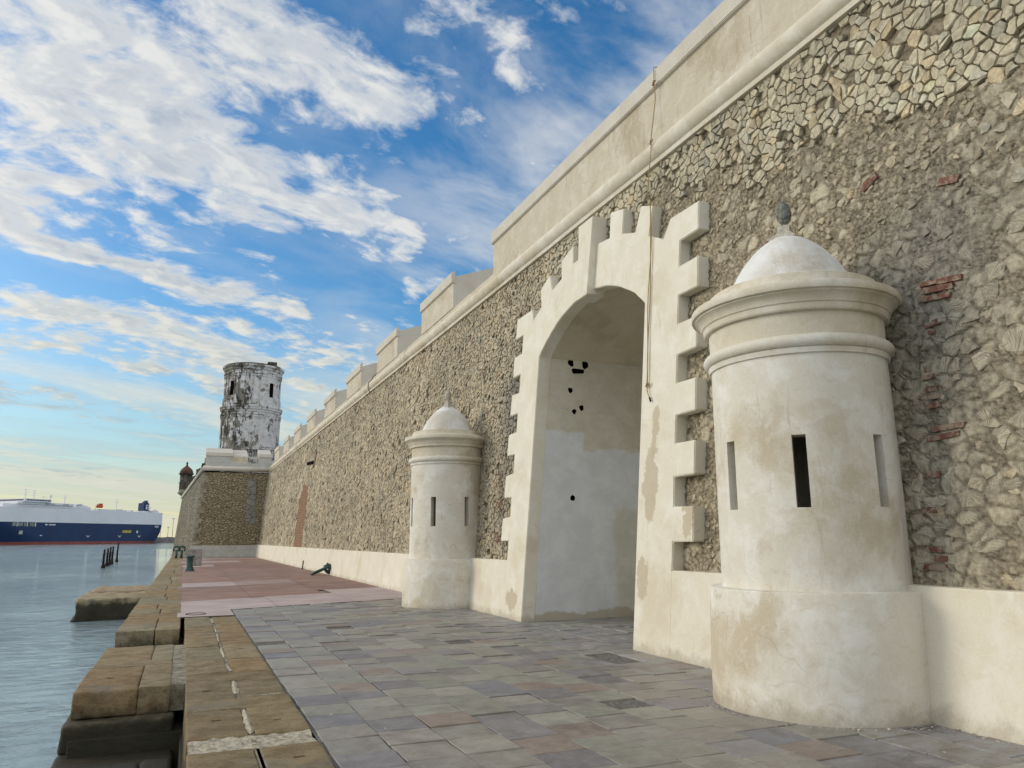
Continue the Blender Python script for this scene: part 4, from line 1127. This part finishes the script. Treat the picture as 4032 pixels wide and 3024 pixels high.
# ================================================================== WATCHTOWER
tw = thing('watch_tower', 'tall round white watchtower with peeling black stained render behind the bastion', 'tower', (6.75, 101, 8.0))
RT = 3.5
def towerwob(r, z, a): return r + mnoise.noise((cos(a)*3, sin(a)*3, z*.5))*.05
def lt_(name, prof, m='tower', **kw): return lathe(name, prof, M[m], tw, 48, rfun=towerwob, **kw)
low_ = lt_('lower_drum', [(2.6, 0), (RT, 0), (RT, 9.6), (2.6, 9.6), (2.6, 0)])
upp_ = lt_('upper_drum', [(2.5, 9.4), (RT-.12, 9.4), (RT-.18, 15.0), (2.5, 15.0), (2.5, 9.4)])
lt_('string_course', [(RT-.1, 9.15), (RT+.10, 9.2), (RT+.12, 9.4), (RT+.22, 9.5), (RT+.24, 9.75), (RT+.30, 9.8), (RT+.30, 9.95), (RT+.0, 10.1), (RT-.15, 10.12)])
lt_('cornice', [(RT-.2, 14.2), (RT-.08, 14.25), (RT-.06, 14.5), (RT+.06, 14.6), (RT+.08, 14.8), (RT+.25, 14.95), (RT+.27, 15.15), (RT-.1, 15.25), (0, 15.35)])
lt_('parapet_rim', [(RT+.05, 15.15), (RT+.02, 15.35), (RT-.3, 15.38), (0, 15.38)], 'blackstone')
camt = math.atan2(-101, -6.75)
def local(a): return camt + R(a)
cut = []
def twin(a, z0, z1, w):
    bm = bmesh.new(); b_box(bm, 2.3, 4.2, -w/2, w/2, z0, z1); bmesh.ops.rotate(bm, verts=bm.verts, cent=(0, 0, 0), matrix=Matrix.Rotation(local(a), 3, 'Z'))
    c = from_bm('cutter', bm, M['hollow_shade']); c.location = (6.75, 101, 8.0); return c
carve(upp_, [twin(-47, 11.3, 13.1, .62), twin(42, 11.2, 13.0, .62)])
carve(low_, [twin(-50, 2.6, 4.7, .75), twin(-24, 3.4, 4.9, .32), twin(43, 2.4, 4.5, 1.25)])
for o in (upp_, low_):
    o.data.polygons.foreach_set('use_smooth', [True]*len(o.data.polygons)); sharp(o, 30)
lathe('core', [(2.2, .5), (2.2, 14.8)], M['hollow_shade'], tw, 24)
for i in range(14):                        # engaged pilasters with caps and bases, both storeys
    a = local(-90+i*180/13*1.0)
    if any(abs(-90+i*180/13 - q) < 9.5 for q in (-47, 42)): continue
    for (z0, z1, r) in ((0.2, 9.1, RT), (10.1, 14.3, RT-.14)):
        bm = bmesh.new()
        b_box(bm, r-.2, r+.07, -.27, .27, z0, z1); b_box(bm, r-.2, r+.14, -.33, .33, z1-.55, z1-.38); b_box(bm, r-.2, r+.18, -.37, .37, z1-.25, z1); b_box(bm, r-.2, r+.15, -.34, .34, z0, z0+(.9 if z0 > 5 else .4))
        bmesh.ops.rotate(bm, verts=bm.verts, cent=(0, 0, 0), matrix=Matrix.Rotation(a, 3, 'Z'))
        from_bm('pilaster', bm, M['tower'], tw)
for a, z0, z1, w in ((-47, 11.3, 13.1, .62), (42, 11.2, 13.0, .62), (-50, 2.6, 4.7, .75)):
    bm = bmesh.new()
    for q in (-.16, .16): b_box(bm, RT-.45, RT-.40, q-.02, q+.02, z0, z1)
    b_box(bm, RT-.45, RT-.40, -w/2, w/2, (z0+z1)/2-.02, (z0+z1)/2+.02)
    bmesh.ops.rotate(bm, verts=bm.verts, cent=(0, 0, 0), matrix=Matrix.Rotation(local(a), 3, 'Z')); from_bm('window_bars', bm, M['iron'], tw)
bm = bmesh.new()
for (y0_, y1_, z0, z1) in ((-.95, -.65, 2.4, 4.85), (.65, .95, 2.4, 4.85), (-1.05, 1.05, 4.55, 4.8), (-1.25, 1.25, 4.86, 5.0)): b_box(bm, RT-.3, RT+.12, y0_, y1_, z0, z1)
bmesh.ops.rotate(bm, verts=bm.verts, cent=(0, 0, 0), matrix=Matrix.Rotation(local(43), 3, 'Z')); from_bm('door_surround', bm, M['tower'], tw)
bm = bmesh.new(); b_box(bm, 1.6, 2.7, -1.2, 0, 15.3, 16.1); from_bm('stair_hatch', bm, M['blackstone'], tw)
# railing in front of the tower
t = thing('iron_railing', 'dark iron railing in the bastion embrasure below the tower', 'railing', (6.2, 84.9, 10.1))
for z in (.05, .95): tube('rail', [(-.95, 0, z), (2.1, 0, z)], .03, M['iron'], t, 6)
for i in range(14): tube('baluster', [(-.9+i*.225, 0, -.05), (-.9+i*.225, 0, 1.0)], .028, M['iron'], t, 6)
tube('end_post', [(.58, 0, -.1), (.58, 0, 1.25)], .06, M['iron'], t, 8)

# ================================================================== SHIP
sh = thing('car_carrier', 'large white and navy car carrier ship moored across the harbour', 'ship', (-163, 731, -1.2), math.atan2(132, 111.5))
LS, BM_ = 200.0, 32.0
def half(u, z):
    """half breadth at u metres from the bow and z above the water"""
    f = min(1, max(0, z/19.0))
    st_ = -2 + 8*(1-f)**1.2 if z < 19 else -2                     # raked stem
    ent = 62 - 40*f                                            # fine below, full above
    x = (u - st_)/ent
    if x <= 0: return 0.0
    b = 16*min(1, math.sin(min(1, x)*pi/2)**.85)
    if u > 165:                                                # run of the stern, cut up low down
        k = (u-165)/35; b *= 1 - (.55*k*k)*(1-f)**2 - .03*k*k
    return b
us = [-2, -1, 0, 1.5, 3, 5, 8, 11, 15, 19, 24, 30, 37, 45, 55, 70, 90, 115, 140, 165, 180, 192, 200]
def hull(name, z0, z1, m, nz, top=True):
    bm = bmesh.new(); zs = [z0+(z1-z0)*i/nz for i in range(nz+1)]
    g_ = [[[bm.verts.new((u, s*half(u, z), z)) for u in us] for z in zs] for s in (-1, 1)]
    for k_ in (0, 1):
        for i in range(nz):
            for j in range(len(us)-1):
                try: bm.faces.new((g_[k_][i][j], g_[k_][i][j+1], g_[k_][i+1][j+1], g_[k_][i+1][j]))
                except ValueError: pass
    for i in range(nz): bm.faces.new((g_[0][i][-1], g_[1][i][-1], g_[1][i+1][-1], g_[0][i+1][-1]))
    for j in range(len(us)-1):
        try: bm.faces.new((g_[0][-1][j], g_[0][-1][j+1], g_[1][-1][j+1], g_[1][-1][j]))
        except ValueError: pass
    bmesh.ops.remove_doubles(bm, verts=bm.verts, dist=.01)
    o = from_bm(name, bm, m, sh, True); sharp(o, 40); return o
hull('boot_topping', -2, 2.3, M['ship_red'], 3); hull('lower_hull', 2.3, 18.6, M['ship_blue'], 10); hull('upper_hull', 18.6, 30.6, M['ship_white'], 4)
def sb(name, x0, x1, y0, y1, z0, z1, m, bevel=0): return box(name, x0, x1, y0, y1, z0, z1, M[m], sh, bevel)
sb('deckhouse', 24, 112, -12, 12, 30.6, 33.6, 'ship_white', .3); sb('deckhouse', 36, 92, -13.5, 13.5, 33.6, 35.4, 'ship_white', .2)
br_ = sb('bridge', 40, 66, -15.8, 15.8, 35.4, 38.2, 'ship_white', .2)
for u in range(8): box('window', 42+u*2.9, 44.4+u*2.9, -15.95, -15.6, 36.5, 37.5, M['ship_win'], br_)
box('window', 39.8, 40.2, -14, 14, 36.5, 37.5, M['ship_win'], br_)
for (u0, u1) in ((62, 72), (80, 86), (94, 100)): sb('deck_opening', u0, u1, -13.65, -13.45, 33.8, 35.1, 'ship_grey')
for (u0, u1, a, b, h_) in ((100, 106, -9, -2, 36.0), (107, 111, -9, -4, 34.8), (120, 140, -13, -9, 31.8), (141, 150, -13, -10, 32.6), (152, 156, -12, -9, 31.8), (160, 164, -12, -9, 32.2), (170, 176, -13, -9, 31.7),
                            (178, 183, -13, -8, 32.0), (190, 197, -13, -6, 32.6), (193, 195, -12, -9, 33.8)): sb('deck_locker', u0, u1, a, b, 30.6, h_, 'ship_white', .1)
fn = sb('funnel', 181, 188, -9, -1, 30.6, 40.2, 'ship_blue', .4)
box('funnel_emblem', 183.2, 186.8, -9.12, -8.9, 34.0, 38.4, M['ship_white'], fn); box('emblem_mark', 183.9, 186.1, -9.2, -9.1, 36.3, 37.7, M['ship_blue'], fn); box('emblem_mark', 184.6, 186.1, -9.2, -9.1, 34.7, 35.7, M['ship_blue'], fn)
prism('funnel_top', [(183, 40.2), (188, 40.2), (187, 43)], lambda p, t_: (p[0], t_, p[1]), -7, -3, M['ship_blue'], fn)
lb_ = sb('lifeboat', 116.5, 124.5, -14.6, -11.6, 33.0, 36.2, 'orange', .9); box('lifeboat_canopy', 120, 124, -14.2, -12, 36.2, 37.1, M['orange'], lb_, .3)
tube('davit', [(115.5, -13, 30.6), (116.5, -13.4, 35), (118, -13.4, 37)], .3, M['ship_white'], sh, 6)
for (u, yv, z0, z1, arms) in ((50, -4, 38, 46.5, 3), (60, -2, 38, 46, 3), (69, -3, 35, 41, 1), (75, -4, 35, 41, 1), (90, -4, 35, 43, 2), (146, -8, 31, 42, 2), (190, -8, 31, 36.5, 1)):
    bm = bmesh.new(); b_tube(bm, [(u, yv, z0), (u, yv, z1)], [.45, .22], 6)
    for k in range(arms): b_box(bm, u-1.6, u+1.6, yv-.2, yv+.2, z1-.3-k*2.2, z1-k*2.2)
    from_bm('mast', bm, M['ship_white'], sh)
lathe('radar_dome', [(0, 40.6), (.9, 41), (1.1, 41.8), (.9, 42.6), (0, 43)], M['ship_white'], sh, 12, c=(75, -4))
def on_side(name, u0, u1, z0, z1, m, out_=.15, parent=None):
    bm = bmesh.new(); vs = []
    for o_ in (out_, -.5):
        for (u, z) in ((u0, z0), (u1, z0), (u1, z1), (u0, z1)): vs.append(bm.verts.new((u, -half(u, z)-o_, z)))
    for q in ((0, 1, 2, 3), (0, 4, 5, 1), (1, 5, 6, 2), (2, 6, 7, 3), (3, 7, 4, 0)): bm.faces.new([vs[i] for i in q])
    return from_bm(name, bm, M[m], parent or sh)
for (u0, u1) in ((31, 34), (36, 40.5), (41.5, 44), (47, 52)): on_side('mooring_port', u0, u1, 15.2, 18.2, 'ship_open')
for (u0, u1) in ((35, 35.6), (44.6, 45.2), (52.4, 53)): on_side('port_frame', u0, u1, 15.0, 18.4, 'ship_white')
for u0, w in ((62, 1.5), (64.2, .6), (66.2, 1.2), (67.8, 1.2), (69.4, 1.2), (71, 1.2)): on_side('hull_lettering', u0, u0+w, 16.2, 17.3, 'ship_white')
on_side('side_port', 148, 159, 10.2, 12.6, 'ship_yellow'); on_side('side_port', 166, 168, 10.1, 12.3, 'ship_white'); on_side('side_port', 190.5, 195.5, 15.6, 17.6, 'ship_grey')
on_side('anchor', 38, 41, 8.5, 11.5, 'ship_grey', .5); on_side('draft_mark', 58, 60, 7.2, 7.9, 'ship_white')
for u0 in (107, 144, 169): on_side('tug_mark', u0, u0+2.2, 6.2, 7.0, 'ship_white'); on_side('tug_mark', u0-.8, u0-.2, 7.2, 7.8, 'ship_white'); on_side('tug_mark', u0+2.4, u0+3, 7.2, 7.8, 'ship_white')
bm = bmesh.new(); b_tube(bm, [(-6, 0, -1.0), (-3, 0, -.8), (4, 0, -.8), (10, 0, -1)], [.6, 2.6, 3.2, 3.0], 12); from_bm('bulbous_bow', bm, M['ship_red'], sh, True)
bm = bmesh.new()
for k in range(33): b_tube(bm, [(30+k*5, -14.6, 30.6), (30+k*5, -14.6, 31.8)], .10, 4)
b_tube(bm, [(30, -14.6, 31.8), (190, -14.6, 31.8)], .10, 4); from_bm('deck_rail', bm, M['ship_grey'], sh)

# ================================================================== FAR SHORE
bm = bmesh.new()
def strip(pts, yb, z):
    pass
A_, B_ = Vector((-40, 905, 0)), Vector((260, 1010, 0)); n = 60
fr, tp, bk = [], [], []
for i in range(n+1):
    p = A_.lerp(B_, i/n); r_ = mnoise.noise((i*.7, 0, 0))
    fr.append(bm.verts.new((p.x, p.y, -2))); tp.append(bm.verts.new((p.x-.5, p.y+4, 5.0+r_*.9))); bk.append(bm.verts.new((p.x-10, p.y+30, 4.6)))
for i in range(n):
    bm.faces.new((fr[i], fr[i+1], tp[i+1], tp[i])); bm.faces.new((tp[i], tp[i+1], bk[i+1], bk[i]))
tag(from_bm('far_shore', bm, M['shore']), kind='structure')
for i, (f, hh, lb) in enumerate(((.06, 15, 'leftmost far lamp mast on the breakwater past the ship'), (.10, 20, 'tallest far lamp mast on the breakwater'), (.145, 17, 'far lamp mast nearest the bastion on the breakwater'), (.085, 11, 'short thin far mast among the lamp masts on the breakwater'))):
    p = A_.lerp(B_, f)
    t = thing('lamp_mast', lb, 'lamp mast', (p.x-2, p.y+8, 4.8), 0, 'far lamp masts on the breakwater')
    tube('pole', [(0, 0, -1), (0, 0, hh)], [.3, .18], M['iron'], t, 6)
    box('lamp_arm', -1.6, 1.6, -.2, .2, hh-.2, hh+.25, M['iron'], t)

# loose crumbs along the foot of the walls
V, F = [], []
for i in range(420):
    if random.random() < .5: y = random.uniform(3, 10.4); x = XF(0) - abs(random.gauss(0, .06)) - .01
    else:
        a = random.uniform(pi*.6, pi*1.75); r_ = 1.13+abs(random.gauss(0, .06)); cy_ = random.choice((6.47, 6.47, 19.1)); x, y = 6.25+r_*cos(a), cy_+r_*sin(a)
    if random.random() < .12: x, y = random.uniform(1.3, 6), random.uniform(4, 15)
    if x > XF(0)-.01: continue
    s_ = random.uniform(.006, .02); z = gz(x, y); b = len(V)
    V += [(x+s_*random.uniform(-1, 1), y+s_*random.uniform(-1, 1), z+s_*random.uniform(0, .9)) for _ in range(2)] + [(x-s_, y-s_, z), (x+s_, y-s_*.6, z), (x, y+s_, z)]
    F += [(b+2, b+3, b), (b+3, b+4, b), (b+4, b+2, b), (b+1, b+2, b+3), (b+1, b+3, b+4), (b+1, b+4, b+2)]
tag(from_data('plaster_crumbs', V, F, M['finial_pale']), 'loose pale plaster crumbs scattered along the foot of the walls', 'crumbs', kind='stuff')

# ================================================================== SKY AND SUN
SUN_EL, SUN_AZ = 17.0, -64.0            # azimuth from +Y, negative to the left (the water side)
sd = Vector((sin(R(SUN_AZ))*cos(R(SUN_EL)), cos(R(SUN_AZ))*cos(R(SUN_EL)), sin(R(SUN_EL))))
w = bpy.data.worlds.new('World'); scene.world = w; w.use_nodes = True
g = G(w.node_tree)
tc = g.n.new('ShaderNodeTexCoord'); D = tc.outputs['Generated']
sky = g.n.new('ShaderNodeTexSky'); sky.sky_type = 'NISHITA'; sky.sun_disc = False
sky.sun_elevation = R(SUN_EL); sky.sun_rotation = R(SUN_AZ); sky.air_density = 1.0; sky.dust_density = .6; sky.ozone_density = 2.0
hs = g.n.new('ShaderNodeHueSaturation'); hs.inputs['Saturation'].default_value = 1.36; hs.inputs['Value'].default_value = 2.05
g.l.new(sky.outputs[0], hs.inputs['Color'])
x, y, z = g.sep(D)
zc = g.m('MAXIMUM', z, 0.0)
inv = g.m('DIVIDE', 1.0, g.add(zc, .12))
Px, Py = g.mul(x, inv), g.mul(y, inv)
ca, sa = sin(R(58.5)), cos(R(58.5))
S = g.add(g.mul(Px, ca), g.mul(Py, sa)); T_ = g.add(g.mul(Px, -sa), g.mul(Py, ca))      # along / across the cloud streets
def cloud_noise(S, T_, det):
    base = g.comb(g.mul(S, .78), T_, 0)
    wv = g.noise(base, 2.4, 3, .55, out='Color')
    wp = g.vm('ADD', base, g.vm('SCALE', g.vm('SUBTRACT', wv, (.5, .5, .5)), scale=.20))
    n1 = g.noise(wp, 4.6, det, .60)
    n2 = g.noise(g.vm('ADD', wp, (3, 8, 1)), 15, det-2, .58)
    return g.add(g.mul(n1, .70), g.mul(n2, .30)), wv
nz, wv = cloud_noise(S, T_, 8)
wq = g.sep(wv)
wS = g.add(S, g.mul(g.sub(wq[0], .5), .5)); wT = g.add(T_, g.mul(g.sub(wq[1], .5), .5))
msk = None                                 # where the cloud banks stand, in street coordinates: centre, half-sizes, weight
for (s0, t0, rs, rt, a) in ((.74, 1.42, .46, .23, .125), (1.14, 1.36, .20, .12, .10), (.80, 1.00, .15, .16, .10), (.98, 1.96, .44, .09, .16), (1.35, 2.45, .75, .27, .13), (.60, 1.80, .22, .13, .08),
                            (.45, 1.25, .15, .2, .10), (1.22, 1.64, .38, .10, -.15), (.95, 2.17, .28, .10, -.17), (1.12, 1.10, .20, .12, -.11), (.94, .87, .14, .09, -.10), (1.0, .78, .3, .10, .05),
                            (1.75, 3.0, .6, .25, -.08), (1.3, 3.3, .8, .2, .06), (2.3, 4.4, 1.2, .35, .09), (1.9, 5.4, 1.2, .5, -.08)):
    e = g.add(g.m('POWER', g.mul(g.sub(wS, s0), 1/rs), 2.0), g.m('POWER', g.m('ABSOLUTE', g.mul(g.sub(wT, t0), 1/rt)), 2.0))
    e = g.mul(g.m('EXPONENT', g.mul(e, -1)), a)
    msk = e if msk is None else g.add(msk, e)
# the same field a short way towards the sun, for the lit edges
sp, tp_ = (sin(R(SUN_AZ))*ca + cos(R(SUN_AZ))*sa)*.04, (-sin(R(SUN_AZ))*sa + cos(R(SUN_AZ))*ca)*.04
nz2, _ = cloud_noise(g.add(S, sp), g.add(T_, tp_), 5)
Dn = g.sub(g.add(nz, msk), g.mul(g.step(g.sub(S, g.mul(T_, .75)), .25, .7), .055))
wisp = g.noise(g.comb(g.mul(S, 1.1), g.mul(T_, 1.9), 3), 1.9, 6, .58, .25)      # thin high veil, strongest to the right
right_ = g.step(g.sub(S, g.mul(T_, .75)), .05, .75)
veil = g.mul(g.step(wisp, .38, .68), g.add(.20, g.mul(right_, .50)))
strat = g.noise(g.comb(g.mul(S, .30), g.mul(T_, 1.0), 7), 1.9, 7, .60, .2)       # long flat layers low down
low_ = g.step(z, .27, .13)
puff = g.mul(g.step(Dn, .475, .63), g.step(z, .07, .19))
cov = g.m('MAXIMUM', g.m('MAXIMUM', g.mul(veil, g.step(z, .05, .2)), puff), g.mul(low_, g.mul(g.step(strat, .40, .62), .85)))
thick = g.m('MAXIMUM', g.step(Dn, .53, .76), g.mul(low_, g.step(strat, .56, .46)))
lit = g.m('MAXIMUM', g.mul(g.step(g.sub(nz, nz2), -.035, .10), g.step(z, .07, .19)), g.mul(low_, g.step(strat, .60, .72)))
el = g.step(z, .03, .42)
K = 10.0                                  # cloud radiance for a background strength of 0.1
def kc(c, k=1.0): return tuple(v*K*k for v in c)
shade = g.mix(el, kc((.42, .54, .60)), kc((.43, .52, .65)))
bright = g.mix(el, kc((.90, .87, .70)), kc((.95, .95, .92)))
ccol = g.mix(thick, g.mix(.70, shade, bright), shade)
ccol = g.mix(g.mul(lit, .75), ccol, bright)
# clear sky: deep blue above, pale green-yellow towards the horizon
clear = g.mix(g.step(z, .0, .26), g.mix(g.step(z, .01, .13), kc((.93, .87, .52)), kc((.46, .70, .76))), hs.outputs[0])
glow = g.m('POWER', g.m('MAXIMUM', g.vm('DOT_PRODUCT', D, tuple(sd)), 0.0), 6.0)
colr = g.mix(g.mul(cov, g.step(z, -.01, .03)), clear, ccol)
colr = g.mix(1.0, colr, g.mix(glow, (0, 0, 0), kc((1.0, .86, .64), 1.0)), 'ADD')
# unseen sky overhead and behind the camera, added brightness for fill light
back = g.m('MAXIMUM', g.step(y, .15, -.5), g.step(z, .72, .95))
colr = g.mix(back, colr, kc((1.08, 1.12, 1.16)))
bg = g.n.new('ShaderNodeBackground'); bg.inputs['Strength'].default_value = .1; g.l.new(colr, bg.inputs['Color'])
wo = g.n.new('ShaderNodeOutputWorld'); g.l.new(bg.outputs[0], wo.inputs[0])
w.cycles.sampling_method = 'MANUAL'; w.cycles.sample_map_resolution = 512

ld = bpy.data.lights.new('sun', 'SUN'); ld.energy = 1.5; ld.angle = R(20); ld.color = (1.0, .90, .74)
lo = bpy.data.objects.new('sun', ld); link(lo); lo.rotation_euler = sd.to_track_quat('Z', 'Y').to_euler(); lo.location = (-40, 20, 30)

# ================================================================== CAMERA
cam = bpy.data.cameras.new('camera'); co = bpy.data.objects.new('camera', cam); link(co)
F_, W_ = 1640.0, 2212.0
cam.sensor_fit = 'HORIZONTAL'; cam.sensor_width = 36; cam.lens = 36*F_/W_; cam.clip_start = .05; cam.clip_end = 30000
yaw, pitch, roll = R(23.0188), R(11.4858), .006
fw = Vector((sin(yaw)*cos(pitch), cos(yaw)*cos(pitch), sin(pitch))); rt = Vector((cos(yaw), -sin(yaw), 0)); up = rt.cross(fw)
r2 = rt*cos(roll) + up*-sin(roll); u2 = rt*sin(roll) + up*cos(roll)
mw = Matrix(((r2.x, u2.x, -fw.x, 0), (r2.y, u2.y, -fw.y, 0), (r2.z, u2.z, -fw.z, 1.65), (0, 0, 0, 1)))
co.matrix_world = mw; scene.camera = co

vs_ = scene.view_settings; vs_.view_transform = 'Standard'; vs_.look = 'None'; vs_.exposure = -.19; vs_.gamma = 1.0; vs_.use_curve_mapping = False
scene.cycles.use_adaptive_sampling = True; scene.cycles.adaptive_threshold = .015
scene.cycles.max_bounces = 6; scene.cycles.diffuse_bounces = 4; scene.cycles.caustics_reflective = False; scene.cycles.caustics_refractive = False
scene.cycles.use_denoising = True
